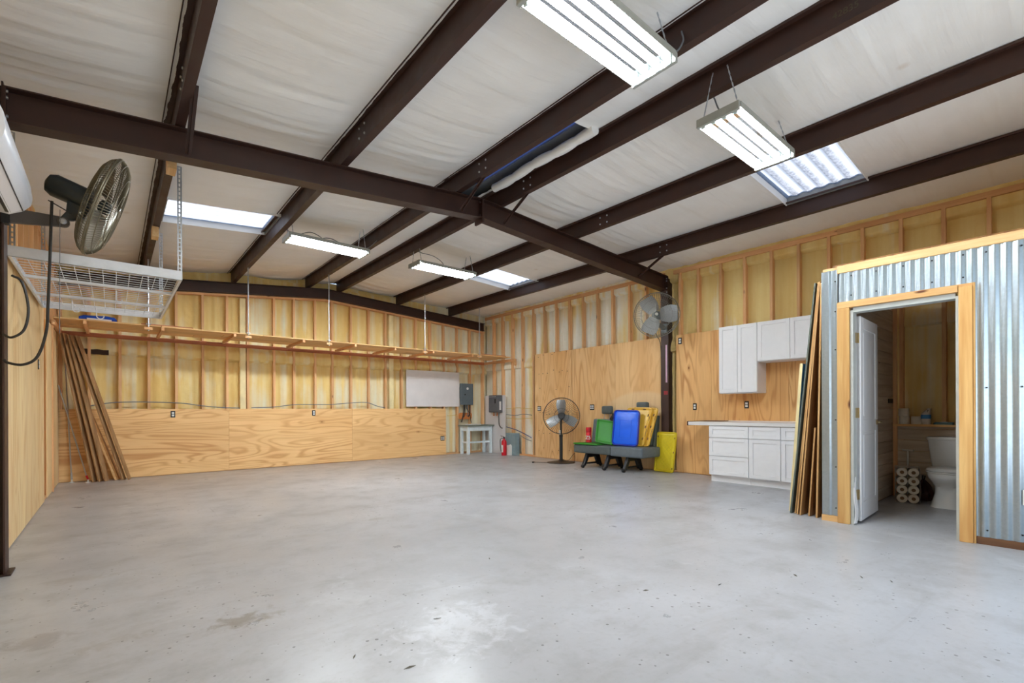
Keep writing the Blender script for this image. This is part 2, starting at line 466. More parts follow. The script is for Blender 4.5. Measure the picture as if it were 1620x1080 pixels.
class MB:
    def __init__(s):
        s.v, s.f = [], []
    def add(s, vs, fs):
        o = len(s.v)
        s.v += [Vector(p) for p in vs]
        s.f += [tuple(i + o for i in f) for f in fs]
        return s
    def box(s, x0, x1, y0, y1, z0, z1):
        x0, x1 = min(x0, x1), max(x0, x1); y0, y1 = min(y0, y1), max(y0, y1); z0, z1 = min(z0, z1), max(z0, z1)
        return s.add([(x0, y0, z0), (x1, y0, z0), (x1, y1, z0), (x0, y1, z0), (x0, y0, z1), (x1, y0, z1), (x1, y1, z1), (x0, y1, z1)],
                     [(3, 2, 1, 0), (4, 5, 6, 7), (0, 1, 5, 4), (1, 2, 6, 5), (2, 3, 7, 6), (3, 0, 4, 7)])
    def bar(s, p0, p1, w, h, up=(0, 0, 1)):
        """A square bar from p0 to p1, w wide across, h high along up."""
        p0, p1 = Vector(p0), Vector(p1)
        d = (p1 - p0).normalized()
        a = d.cross(Vector(up)).normalized() * (w / 2)
        b = a.cross(d).normalized() * (h / 2)
        vs = [p0 - a - b, p0 + a - b, p0 + a + b, p0 - a + b, p1 - a - b, p1 + a - b, p1 + a + b, p1 - a + b]
        return s.add(vs, [(0, 1, 2, 3), (7, 6, 5, 4), (4, 5, 1, 0), (5, 6, 2, 1), (6, 7, 3, 2), (7, 4, 0, 3)])
    def tube(s, pts, r, n=8, closed=False, cap=True):
        pts = [Vector(p) for p in pts]
        m = len(pts)
        rr = r if isinstance(r, (list, tuple)) else [r] * m
        base = len(s.v)
        prev = None
        for i, p in enumerate(pts):
            if closed:
                t = pts[(i + 1) % m] - pts[i - 1]
            else:
                t = pts[min(i + 1, m - 1)] - pts[max(i - 1, 0)]
            t.normalize()
            if prev is None:
                a = t.cross(Vector((0, 0, 1)))
                if a.length < 0.05:
                    a = t.cross(Vector((1, 0, 0)))
            else:
                a = prev - t * prev.dot(t)
            a.normalize()
            prev = a
            b = t.cross(a)
            for k in range(n):
                an = 2 * math.pi * k / n
                s.v.append(p + (a * math.cos(an) + b * math.sin(an)) * rr[i])
        for i in range(m if closed else m - 1):
            j = (i + 1) % m
            for k in range(n):
                l = (k + 1) % n
                s.f.append((base + i * n + k, base + i * n + l, base + j * n + l, base + j * n + k))
        if cap and not closed:
            s.f.append(tuple(base + k for k in reversed(range(n))))
            s.f.append(tuple(base + (m - 1) * n + k for k in range(n)))
        return s
    def lathe(s, prof, o=(0, 0, 0), axis=(0, 0, 1), n=24, sx=1.0, sy=1.0):
        """prof = [(radius, height)...] turned about axis through o."""
        o, ax = Vector(o), Vector(axis).normalized()
        a = ax.cross(Vector((0, 0, 1)))
        if a.length < 0.05:
            a = Vector((1, 0, 0))
        a.normalize()
        b = ax.cross(a)
        base = len(s.v)
        for (r, h) in prof:
            for k in range(n):
                an = 2 * math.pi * k / n
                s.v.append(o + ax * h + a * (r * sx * math.cos(an)) + b * (r * sy * math.sin(an)))
        for i in range(len(prof) - 1):
            for k in range(n):
                l = (k + 1) % n
                s.f.append((base + i * n + k, base + i * n + l, base + (i + 1) * n + l, base + (i + 1) * n + k))
        s.f.append(tuple(base + k for k in reversed(range(n))))
        s.f.append(tuple(base + (len(prof) - 1) * n + k for k in range(n)))
        return s
    def loft(s, rings, cap=True):
        base = len(s.v)
        n = len(rings[0])
        for rg in rings:
            s.v += [Vector(p) for p in rg]
        for i in range(len(rings) - 1):
            for k in range(n):
                l = (k + 1) % n
                s.f.append((base + i * n + k, base + i * n + l, base + (i + 1) * n + l, base + (i + 1) * n + k))
        if cap:
            s.f.append(tuple(base + k for k in reversed(range(n))))
            s.f.append(tuple(base + (len(rings) - 1) * n + k for k in range(n)))
        return s
    def prism(s, poly, o, ex, ey, ez, d):
        """2-D polygon poly in the frame (o, ex, ey) pushed d along ez."""
        o, ex, ey, ez = Vector(o), Vector(ex), Vector(ey), Vector(ez)
        a = [o + ex * p[0] + ey * p[1] for p in poly]
        b = [q + ez * d for q in a]
        return s.loft([a, b])
    def grid(s, fn, nu, nv):
        base = len(s.v)
        for i in range(nu + 1):
            for j in range(nv + 1):
                s.v.append(Vector(fn(i / nu, j / nv)))
        for i in range(nu):
            for j in range(nv):
                a = base + i * (nv + 1) + j
                s.f.append((a, a + nv + 1, a + nv + 2, a + 1))
        return s
    def rot(s, o, axis, ang, start=0):
        q = Matrix.Rotation(ang, 3, Vector(axis))
        o = Vector(o)
        for i in range(start, len(s.v)):
            s.v[i] = q @ (s.v[i] - o) + o
        return s
    def build(s, name, mat, parent=None, bevel=0.0, seg=1, smooth=False, sub=0):
        lo = Vector((min(p.x for p in s.v), min(p.y for p in s.v), min(p.z for p in s.v)))
        hi = Vector((max(p.x for p in s.v), max(p.y for p in s.v), max(p.z for p in s.v)))
        c = Vector(((lo.x + hi.x) / 2, (lo.y + hi.y) / 2, lo.z))
        me = bpy.data.meshes.new(name)
        me.from_pydata([p - c for p in s.v], [], s.f)
        bm = bmesh.new()
        bm.from_mesh(me)
        bmesh.ops.recalc_face_normals(bm, faces=bm.faces[:])
        if bevel:
            ed = [e for e in bm.edges if len(e.link_faces) == 2 and e.calc_face_angle(0) > 0.5]
            bmesh.ops.bevel(bm, geom=ed, offset=bevel, segments=seg, profile=0.6, affect='EDGES', clamp_overlap=True)
        bm.to_mesh(me)
        bm.free()
        if smooth:
            me.polygons.foreach_set('use_smooth', [True] * len(me.polygons))
            try:
                me.set_sharp_from_angle(angle=R(38))
            except Exception:
                pass
        me.materials.append(M[mat] if isinstance(mat, str) else mat)
        ob = bpy.data.objects.new(name, me)
        COL.objects.link(ob)
        ob.location = c
        if parent is not None:
            ob.parent = parent
            ob.location = c - wloc(parent)
        if sub:
            md = ob.modifiers.new('round', 'SUBSURF')
            md.levels = md.render_levels = sub
        return ob

def wloc(o):
    p = Vector(o.location)
    while o.parent is not None:
        o = o.parent
        p += Vector(o.location)
    return p

def thing(name, label, cat, loc=(0, 0, 0), group=None, kind=None):
    o = bpy.data.objects.new(name, None)
    o.empty_display_size = 0.05
    COL.objects.link(o)
    o.location = loc
    tag(o, label, cat, group, kind)
    return o

def tag(o, label=None, cat=None, group=None, kind=None):
    if label: o['label'] = label
    if cat: o['category'] = cat
    if group: o['group'] = group
    if kind: o['kind'] = kind
    return o

def copy_tree(o, parent=None):
    c = o.copy()
    COL.objects.link(c)
    if parent is not None:
        c.parent = parent
    for ch in list(o.children):
        copy_tree(ch, c)
    return c

def rrect(w, h, r, n=5):
    """Rounded rectangle, centred on x, from y = 0 up to h."""
    pts = []
    for cx, cy, a0 in ((w / 2 - r, r, -90), (w / 2 - r, h - r, 0), (-w / 2 + r, h - r, 90), (-w / 2 + r, r, 180)):
        for k in range(n + 1):
            a = R(a0 + 90 * k / n)
            pts.append((cx + r * math.cos(a), cy + r * math.sin(a)))
    return pts

def smooth_pts(pts, n=6):
    """Catmull-Rom through the points."""
    P = [Vector(p) for p in pts]
    P = [P[0] * 2 - P[1]] + P + [P[-1] * 2 - P[-2]]
    out = []
    for i in range(1, len(P) - 2):
        a, b, c, d = P[i - 1:i + 3]
        for k in range(n):
            t = k / n
            out.append(0.5 * ((2 * b) + (c - a) * t + (2 * a - 5 * b + 4 * c - d) * t * t + (3 * b - a - 3 * c + d) * t ** 3))
    out.append(P[-2])
    return out

def text_mesh(body, size, o, ex, ey, mat, parent, name='lettering', thick=0.0008):
    """Flat lettering laid into the frame (o, ex, ey)."""
    cu = bpy.data.curves.new(name, 'FONT')
    cu.body = body
    cu.size = size
    cu.align_x = 'CENTER'
    cu.align_y = 'CENTER'
    cu.extrude = thick
    to = bpy.data.objects.new(name, cu)
    COL.objects.link(to)
    dg = bpy.context.evaluated_depsgraph_get()
    dg.update()
    me = bpy.data.meshes.new_from_object(to.evaluated_get(dg))
    bpy.data.objects.remove(to)
    mb = MB()
    ex, ey, o = Vector(ex), Vector(ey), Vector(o)
    ez = ex.cross(ey)
    mb.v = [o + ex * v.co.x + ey * v.co.y + ez * v.co.z for v in me.vertices]
    mb.f = [tuple(p.vertices) for p in me.polygons]
    bpy.data.meshes.remove(me)
    return mb.build(name, mat, parent)

def fbm(x, y, seed=0, octs=4):
    """Smooth pseudo-noise of two numpy-free floats, about -1..1."""
    s, a = 0.0, 1.0
    for k in range(octs):
        q = seed * 12.9 + k * 7.31
        s += a * math.sin(x * 1.7 + q + 1.3 * math.sin(y * 1.1 + q * 1.7)) * math.cos(y * 1.9 - q + 0.9 * math.sin(x * 0.8 - q))
        x, y, a = x * 1.93 + 1.7, y * 2.07 - 0.9, a * 0.55
    return s / 1.8

# ================================================================== THE SHELL
XL, YB, XR, XB, YF = -0.668, 10.483, 7.83, 5.544, -0.90
RIDGE = 3.55
def rafter_top(x):
    return 3.775 - (0.0916 * (RIDGE - x) if x < RIDGE else 0.056 * (x - RIDGE))
def rafter_bot(x):
    return 3.533 - (0.092 * (RIDGE - x) if x < RIDGE else 0.0605 * (x - RIDGE))
PD = 0.20                                   # purlin depth
PX = [0.475, 1.848, 3.230, 3.892, 5.318, 6.798]   # right edge of each bottom flange

def structure(name, mb, mat, parent=None, **k):
    o = mb.build(name, mat, parent, **k)
    if parent is None:
        o['kind'] = 'structure'
    return o

# floor slab and the yard outside the open bay door
fl = MB()
fl.box(XL - 0.35, XR + 0.35, YF - 0.25, YB + 0.4, -0.15, 0.0)
floor = structure('floor', fl, 'concrete')
yd = MB().box(-9, 15, YF - 12, YF - 0.26, -0.2, -0.06)
structure('driveway', yd, 'concrete')

# ---------------------------------------------------------- ceiling: metal deck, vinyl sheets, purlins
SKY_HOLES = {  # bay index -> (x0, x1, y0, y1)
    1: [(0.52, 1.76, 7.00, 7.86)],
    5: [(5.40, 6.70, 1.58, 2.44), (5.40, 6.70, 7.16, 8.06)],
}
webs = [p - 0.07 for p in PX]
edges = [XL - 0.30] + webs + [XR + 0.32]
def sheet_z(x):
    return rafter_top(x) + PD
def rects(x0, x1, y0, y1, holes):
    ys = sorted({y0, y1, *[h[2] for h in holes], *[h[3] for h in holes]})
    for a, b in zip(ys, ys[1:]):
        hs = [h for h in holes if h[2] <= a + 1e-6 and h[3] >= b - 1e-6]
        if not hs:
            yield (x0, x1, a, b)
        else:
            h = hs[0]
            if h[0] > x0 + 1e-4: yield (x0, h[0], a, b)
            if h[1] < x1 - 1e-4: yield (h[1], x1, a, b)
deck = MB()
RIDGE_GAP = (3.585, 3.675, 3.15, 5.06)
for i, (a, b) in enumerate(zip(edges, edges[1:])):
    hs = list(SKY_HOLES.get(i, []))
    if i == 3:
        hs.append(RIDGE_GAP)
    for (x0, x1, y0, y1) in rects(a, b, YF - 0.2, YB + 0.3, hs):
        xs = [x0, x1] if not (x0 < RIDGE < x1) else [x0, RIDGE, x1]
        for p, q in zip(xs, xs[1:]):
            zp, zq = sheet_z(p) + 0.10, sheet_z(q) + 0.10
            deck.add([(p, y0, zp), (q, y0, zq), (q, y1, zq), (p, y1, zp), (p, y0, zp + .02), (q, y0, zq + .02), (q, y1, zq + .02), (p, y1, zp + .02)],
                     [(3, 2, 1, 0), (4, 5, 6, 7), (0, 1, 5, 4), (1, 2, 6, 5), (2, 3, 7, 6), (3, 0, 4, 7)])
ceiling = structure('ceiling', deck, 'metal_grey')
MB().box(3.575, 3.685, 3.14, 5.07, sheet_z(3.6) + 0.121, sheet_z(3.6) + 0.124).build('sky_strip', 'blue_strip', ceiling)  # added strip, tinted like sky seen through the gap; keeps the sun out

def vinyl_sheet(i, x0, x1, y0, y1, pin0=True, pin1=True, full=None):
    """One draped sheet of white-faced insulation; wrinkles run across the purlins."""
    fx0, fx1 = full or (x0, x1)
    nx = max(4, int((x1 - x0) / 0.09))
    ny = max(3, int((y1 - y0) / 0.022))
    mb = MB()
    sag = 0.035 + 0.02 * ((i * 37) % 5) / 5
    def fn(u, v):
        x, y = x0 + u * (x1 - x0), y0 + v * (y1 - y0)
        t = min(1, max(0, (x - fx0 - 0.008) / (fx1 - 0.066 - fx0)))
        env = math.sin(math.pi * t) ** 0.6 if 0 < t < 1 else 0.0
        zz = (sheet_z(x) if not (fx0 < RIDGE < fx1) else sheet_z(fx0) + (sheet_z(fx1) - sheet_z(fx0)) * t) + 0.006
        wob = 0.05 * fbm(x * 1.1, y * 0.8, i + 3, 2)
        near = max(0.0, 1.0 - abs(y - 4.9) / 1.6) + max(0.0, 1.0 - abs(y - 10.4) / 2.2)
        r = fbm((y + wob + 0.05 * (t - .5) ** 2) * 13.0, x * 0.55, i, 3)
        amp = 0.007 + 0.012 * min(1, near)
        big = fbm(y * 1.9, x * 0.8, i + 9, 2)
        dip = 0.02 * max(0.0, 1 - abs(y - 4.35) / 0.5)
        seam = sum(0.009 * math.exp(-((y - q - 0.012 * fbm(x * 2, q, 5, 2)) / 0.016) ** 2) for q in SEAMS.get(i, ()))
        return (x, y, zz - env * (sag * (1 + 0.35 * big) + dip + seam) + env * amp * r)
    mb.grid(fn, nx, ny)
    return mb
SEAMS = {4: (0.3, 1.05, 2.9, 8.6), 5: (0.28, 1.12, 2.95), 6: (0.30, 1.15), 2: (1.2, 6.2), 1: (2.0,), 3: (1.9, 7.6)}
SHEETS = []
for i, (a, b) in enumerate(zip(edges, edges[1:])):
    hs = SKY_HOLES.get(i, [])
    hh = list(hs)
    if i == 3:
        hh = [(a, 3.70, 3.15, 5.15)]
    mb = MB()
    for (x0, x1, y0, y1) in rects(a, b, YF - 0.15, YB + 0.18, hh):
        part = vinyl_sheet(i, x0, x1, y0, y1, full=(a, b))
        mb.add(part.v, part.f)
    o = mb.build('insulation_sheet', 'vinyl', ceiling, smooth=True)
    SHEETS.append(o)
def zee(x, y0, y1, rake=0.0, dent=0):
    """A Z purlin: web at x - 0.07, bottom flange to the right, top flange to the left."""
    z0 = rafter_top(x)
    t = 0.007
    wx = x - 0.07
    mb = MB()
    mb.box(wx, wx + t, y0, y1, z0, z0 + PD)
    mb.box(wx + t, x, y0, y1, z0, z0 + t)
    mb.box(x - t, x, y0, y1, z0 + t, z0 + 0.022)
    mb.box(wx - 0.062, wx, y0, y1, z0 + PD - t, z0 + PD)
    mb.box(wx - 0.062, wx - 0.062 + t, y0, y1, z0 + PD - 0.022, z0 + PD - t)
    return mb
def bolts(pts, axis, r=0.011, parent=None, mat='zinc'):
    mb = MB()
    for p in pts:
        mb.lathe([(r, 0), (r, 0.006), (r * 0.7, 0.010)], p, axis, 6)
    o = mb.build('bolt_heads', mat, parent)
    o['kind'] = 'stuff'
    return o
for k, x in enumerate(PX):
    p = zee(x, YF - 0.1, YB + 0.12).build('purlin', 'steel', ceiling)
    zb = rafter_top(x)
    wx = x - 0.07
    pts = []
    for yy in (4.20, 4.32, 5.28, 5.40):
        pts += [(wx, yy, zb + 0.05), (wx, yy, zb + 0.14)]
    bolts(pts, (-1, 0, 0), parent=p)
# old paint-stick figures on the web of the fourth purlin
text_mesh('42835', 0.062, (3.892 - 0.0705, 1.02, rafter_top(3.892) + 0.075), (0, -1, 0), (0, 0, 1), 'chalk', ceiling.children[-3])

# ---------------------------------------------------------- rigid frames
def i_rafter(xa, xb, yc, fw=0.15, web=0.008, ft=0.010, col='rafter', parent=None):
    mb = MB()
    def seg(o0, o1, y0, y1):
        # o0, o1 give (z at xa, z at xb)
        mb.add([(xa, y0, o0[0]), (xb, y0, o0[1]), (xb, y1, o0[1]), (xa, y1, o0[0]), (xa, y0, o1[0]), (xb, y0, o1[1]), (xb, y1, o1[1]), (xa, y1, o1[0])],
               [(3, 2, 1, 0), (4, 5, 6, 7), (0, 1, 5, 4), (1, 2, 6, 5), (2, 3, 7, 6), (3, 0, 4, 7)])
    ba, bb, ta, tb = rafter_bot(xa), rafter_bot(xb), rafter_top(xa) - 0.002, rafter_top(xb) - 0.002
    seg((ba, bb), (ba + ft, bb + ft), yc - fw / 2, yc + fw / 2)
    seg((ta - ft, tb - ft), (ta, tb), yc - fw / 2, yc + fw / 2)
    seg((ba + ft, bb + ft), (ta - ft, tb - ft), yc - web / 2, yc + web / 2)
    return mb.build('rafter', 'steel', parent)
def brace(p0, p1, parent):
    mb = MB()
    mb.bar(p0, p1, 0.004, 0.045, (0, 0, 1))
    mb.bar(p0, p1, 0.045, 0.004, (0, 0, 1))
    return mb.build('flange_brace', 'steel', parent)
YR = 4.86
frame = thing('steel_frame', 'dark red-brown steel portal frame crossing the room below the purlins', 'steel frame', (RIDGE, YR, 0), kind='structure')
XLI, XRI = -0.57, 7.70       # inner faces of the column flanges
ra = i_rafter(XLI, RIDGE - 0.012, YR, parent=frame)
rb = i_rafter(RIDGE + 0.012, XRI, YR, parent=frame)
MB().box(RIDGE - 0.012, RIDGE + 0.012, YR - 0.085, YR + 0.085, rafter_bot(RIDGE) - 0.06, rafter_top(RIDGE) - 0.01).build('ridge_plate', 'steel', frame)
bolts([(RIDGE - 0.03, YR - 0.05, rafter_bot(RIDGE) + d) for d in (0.03, 0.19)] + [(RIDGE + 0.03, YR - 0.05, rafter_bot(RIDGE) + d) for d in (0.03, 0.19)] + [(RIDGE - 0.012, YR - 0.05, rafter_bot(RIDGE) - 0.035)], (0, -1, 0), 0.014, frame, 'steel')
def column(xi, xo, name='column'):
    s = 1 if xo > xi else -1
    mb = MB()
    top = 3.53 if xi > 0 else 3.42
    mb.box(xi, xi + s * 0.010, YR - 0.075, YR + 0.075, 0.012, top)
    mb.box(xo - s * 0.010, xo, YR - 0.075, YR + 0.075, 0.012, top)
    mb.box(xi + s * 0.010, xo - s * 0.010, YR - 0.004, YR + 0.004, 0.012, top)
    o = mb.build(name, 'steel', frame)
    MB().box(xi - s * 0.03, xo + s * 0.02, YR - 0.10, YR + 0.10, 0.0, 0.012).build('base_plate', 'steel', o)
    MB().box(xi - s * 0.012, xi, YR - 0.078, YR + 0.078, rafter_bot(xi) - 0.05, rafter_top(xi) - 0.012).build('end_plate', 'steel', o)
    bolts([(xi - s * 0.012, YR + dy, rafter_bot(xi) + d) for dy in (-0.055, 0.055) for d in (-0.03, 0.04, 0.17, 0.215)], (-s, 0, 0), 0.013, o)
    return o
column_l = column(XLI, XL - 0.14)
column_r = column(XRI, XR + 0.16)
for x, dy in ((PX[0], 1), (PX[2], -1), (PX[3], -1), (PX[5], -1), (PX[5], 1), (PX[1], 1)):
    yb = YR + dy * 0.075
    if x == PX[0]:
        brace((x + 0.005, YR - 0.66, rafter_top(x) + 0.05), (x + 0.02, YR - 0.07, rafter_bot(x + .02) + 0.03), frame)
        continue
    brace((x - 0.02, YR + dy * 0.62, rafter_top(x) + 0.04), (x - 0.005, yb, rafter_bot(x) + 0.03), frame)

YE = 10.50
endf = thing('steel_frame', 'dark steel end rafter lying along the top of the back wall', 'steel frame', (RIDGE, YE, 3.2), kind='structure')
def end_rafter(xa, xb):
    mb = MB()
    def seg(o0, o1, y0, y1):
        mb.add([(xa, y0, o0[0]), (xb, y0, o0[1]), (xb, y1, o0[1]), (xa, y1, o0[0]), (xa, y0, o1[0]), (xb, y0, o1[1]), (xb, y1, o1[1]), (xa, y1, o1[0])],
               [(3, 2, 1, 0), (4, 5, 6, 7), (0, 1, 5, 4), (1, 2, 6, 5), (2, 3, 7, 6), (3, 0, 4, 7)])
    z = lambda x, d: (3.555 - (0.092 if x < RIDGE else 0.064) * abs(x - RIDGE)) + d
    seg((z(xa, 0), z(xb, 0)), (z(xa, .01), z(xb, .01)), 10.40, 10.55)
    seg((z(xa, .19), z(xb, .19)), (z(xa, .20), z(xb, .20)), 10.40, 10.55)
    seg((z(xa, .01), z(xb, .01)), (z(xa, .19), z(xb, .19)), 10.46, 10.47)
    return mb.build('rafter', 'steel', endf)
end_rafter(XL + 0.02, RIDGE)
end_rafter(RIDGE, XR - 0.05)

# ---------------------------------------------------------- skylights
def skylight(n, x0, x1, y0, y1):
    mb = MB()
    def fn(u, v):
        x, y = x0 - 0.06 + u * (x1 - x0 + 0.12), y0 - 0.05 + v * (y1 - y0 + 0.10)
        ph = (y / 0.145) % 1.0
        rib = 0.022 * max(0.0, min(1.0, 3.2 * (0.5 - abs(ph - 0.5)) - 0.35))
        return (x, y, sheet_z(x) + 0.045 + rib)
    mb.grid(fn, 3, int((y1 - y0 + .1) / 0.012))
    o = mb.build('window_%d' % n, 'fibreglass' if n == 2 else 'fibreglass_clean')
    o['kind'] = 'structure'
    tag(o, label=['corrugated skylight panel beside the hanging rack, left of the ridge', 'corrugated skylight panel over the partition, nearest right one', 'corrugated skylight panel at the far end, right of the ridge'][n - 1])
    for a, b, c, d in ((x0 - .012, x1 + .012, y0 - .012, y0), (x0 - .012, x1 + .012, y1, y1 + .012)):
        cb = MB()
        za, zb = sheet_z(a) - 0.035, sheet_z(b) - 0.035
        cb.add([(a, c, za), (b, c, zb), (b, d, zb), (a, d, za), (a, c, za + .135), (b, c, zb + .135), (b, d, zb + .135), (a, d, za + .135)],
               [(3, 2, 1, 0), (4, 5, 6, 7), (0, 1, 5, 4), (1, 2, 6, 5), (2, 3, 7, 6), (3, 0, 4, 7)])
        cb.build('curb', 'vinyl', o)
    for xx in (x0 - .02, x1):
        MB().box(xx, xx + .02, y0, y1, sheet_z(xx) - 0.03, sheet_z(xx) + 0.07).build('curb', 'metal_grey', o)
    return o
skylight(1, *SKY_HOLES[1][0])
skylight(2, *SKY_HOLES[5][0])
skylight(3, *SKY_HOLES[5][1])

# loose roll of insulation tucked beside the ridge gap
def roll():
    pts, rr = [], []
    n = 60
    for k in range(n + 1):
        y = 3.10 + (4.74 - 3.10) * k / n
        t = k / n
        pts.append((3.695 + 0.01 * math.sin(t * 9), y, sheet_z(3.6) - 0.05 + 0.004 * math.sin(t * 14)))
        tie = min(abs(t - q) for q in (0.16, 0.36, 0.55, 0.77))
        rr.append((0.052 + 0.003 * math.sin(t * 31)) * (1 - 0.12 * math.exp(-(tie / 0.012) ** 2)))
    return MB().tube(pts, rr, 12)
ro = roll().build('insulation_roll', 'vinyl', smooth=True)
tag(ro, 'white rolled insulation tied along the open gap at the roof ridge', 'insulation')

# ---------------------------------------------------------- walls: foam skin, studs, plates, sheets
def smooth01(a, b, x):
    t = min(1.0, max(0.0, (x - a) / (b - a)))
    return t * t * (3 - 2 * t)
def foam_depth(u, z, seed, g0, g1, gd, top, lump=1.0):
    """How far behind the stud faces the foam skin lies."""
    ph = (u / 0.305) % 1.0
    rib = (0.020 if lump > .6 else 0.006) * smooth01(0.08, 0.2, 0.5 - abs(ph - 0.5) + 0.0) - 0.0
    d = 0.135 - 0.02 + rib + lump * (0.010 * fbm(u * 5.5, z * 2.2, seed, 3) + 0.006 * fbm(u * 17, z * 13, seed + 2, 2))
    up = 1 - smooth01(g1, g1 + 0.20, z)
    dn = smooth01(g0 - 0.025, g0, z)
    girt = up * dn
    d += (gd - d) * girt
    tb = smooth01(top - 0.012, top + 0.004, z)
    d += (0.040 + 0.005 * fbm(u * 6, z * 9, seed + 4, 2) - d) * tb
    return d

# back wall
HB = 3.62
bw = MB()
def bfn(u, v):
    x, z = XL - 0.1 + u * (XR - XL + 0.2), v * 3.82
    d = foam_depth(x, z, 1, 2.125 + 0.012 * fbm(x * 9, 1.0, 2, 2), 2.225, 0.035, 9.0)
    return (x, YB + d, z)
bw.grid(bfn, 300, 110)
bw.box(XL - 0.30, XR + 0.30, YB + 0.20, YB + 0.26, 0.0, 3.95)
wall_back = structure('wall_back', bw, 'foam_back', smooth=True)
def plate_z(x):
    return 3.548 - (0.092 if x < RIDGE else 0.064) * abs(x - RIDGE)
SX = [-0.286, 0.107, 0.498, 0.892, 1.297, 1.690, 2.045, 2.519, 2.900, 3.326, 3.690, 4.105, 4.521, 4.931, 5.345, 5.727, 6.135, 6.525, 6.938, 7.345]
for x in SX:
    MB().box(x - 0.020, x + 0.020, YB, YB + 0.09, 0.04, plate_z(x) - 0.040).build('stud', 'stud', wall_back)
MB().box(7.745, 7.80, YB - 0.002, YB + 0.09, 0.04, plate_z(7.78) - 0.04).build('stud', 'stud', wall_back)
MB().box(XL + .01, XL + 0.055, YB - 0.002, YB + 0.09, 0.04, plate_z(XL) - 0.03).build('stud', 'stud', wall_back)
def sloped_plate(xa, xb):
    za, zb = plate_z(xa), plate_z(xb)
    mb = MB()
    mb.add([(xa, YB, za - .04), (xb, YB, zb - .04), (xb, YB + .09, zb - .04), (xa, YB + .09, za - .04), (xa, YB, za), (xb, YB, zb), (xb, YB + .09, zb), (xa, YB + .09, za)],
           [(3, 2, 1, 0), (4, 5, 6, 7), (0, 1, 5, 4), (1, 2, 6, 5), (2, 3, 7, 6), (3, 0, 4, 7)])
    mb.build('top_plate', 'plate_x', wall_back)
sloped_plate(XL, 2.2); sloped_plate(2.2, RIDGE); sloped_plate(RIDGE, 5.3); sloped_plate(5.3, XR)
MB().box(XL, XR, YB, YB + 0.09, 0.0, 0.04).build('bottom_plate', 'plate_x', wall_back)
for x0, x1 in ((1.905, 2.012), (5.025, 5.135)):
    MB().box(x0, x1, YB + 0.015, YB + 0.14, 0.0, plate_z(x0) - 0.06).build('end_post', 'foam_post', wall_back, bevel=0.01)
for x0, x1 in ((XL + .005, 1.7115), (1.7145, 4.1155), (4.1185, 6.564)):
    MB().box(x0, x1, YB - 0.014, YB - 0.001, 0.012, 1.178).build('plywood_panel', 'ply_x', wall_back)
sl_ = MB()
def slot(u, v):
    x = -0.59 + u * 0.55
    return (x, YB + 0.026, 2.085 + 0.010 * fbm(x * 14, v, 3, 2) + v * 0.085)
sl_.grid(slot, 40, 1)
sl_.build('foam_gap', 'slot', wall_back)

# right wall
rw = MB()
def rfn(u, v):
    y, z = YF - 0.1 + u * (YB - YF + 0.2), v * 3.86
    d = foam_depth(y, z, 5, 2.20, 2.26, 0.06, 3.475, 1.0 if y > 4.8 else 0.5)
    return (XR + d, y, z)
rw.grid(rfn, 340, 170)
rw.box(XR + 0.22, XR + 0.28, YF - 0.2, YB + 0.25, 0.0, 3.95)
wall_right = structure('wall_right', rw, 'foam_right', smooth=True)
SY = [10.127, 9.748, 9.341, 8.956, 8.545, 8.161, 7.763, 7.347, 6.945, 6.541, 6.152, 5.732, 5.354, 4.637, 4.287, 3.886, 3.49, 3.081, 2.699, 2.307, 1.908, 1.495, 1.081, 0.684, 0.28]
for y in SY:
    MB().box(XR, XR + 0.09, y - 0.020, y + 0.020, 0.04, 3.585).build('stud', 'stud', wall_right)
for y in (5.02, 4.93):
    MB().box(XR, XR + 0.09, y - 0.020, y + 0.020, 0.04, 3.585).build('stud', 'stud', wall_right)
for a, b in ((YB, 7.0), (7.0, 4.95), (4.76, 2.2), (2.2, YF)):
    MB().box(XR, XR + 0.09, b, a, 3.585, 3.655).build('top_plate', 'plate_y', wall_right)
MB().box(XR, XR + 0.09, 4.95, YB, 0.0, 0.04).build('bottom_plate', 'plate_y', wall_right)
MB().box(XR, XR + 0.09, YF, 4.76, 0.0, 0.04).build('bottom_plate', 'plate_y', wall_right)
for y0, y1 in ((7.260, 8.462), (6.062, 7.252), (4.878, 6.058), (4.045, 4.70), (2.83, 4.042), (1.76, 2.827)):
    MB().box(XR - 0.014, XR - 0.001, y0, y1, 0.012, 2.468).build('plywood_panel', 'ply_z' if y0 > 4.8 else 'ply_red', wall_right)

# old screw holes in the sheet nearest the corner
random.seed(5)
hl = MB()
for zz, n in ((2.42, 6), (2.02, 7), (1.62, 3), (1.06, 9), (0.62, 6), (0.2, 4)):
    for k in range(n):
        yy = 7.34 + (8.40 - 7.34) * (k + random.random() * .7) / n
        z2 = zz + random.uniform(-.04, .04)
        hl.lathe([(.013, 0), (.013, .0008)], (XR - .0142, yy, z2), (-1, 0, 0), 8, 1.0, 0.7)
o = hl.build('screw_holes', 'slot', wall_right)
o['kind'] = 'stuff'

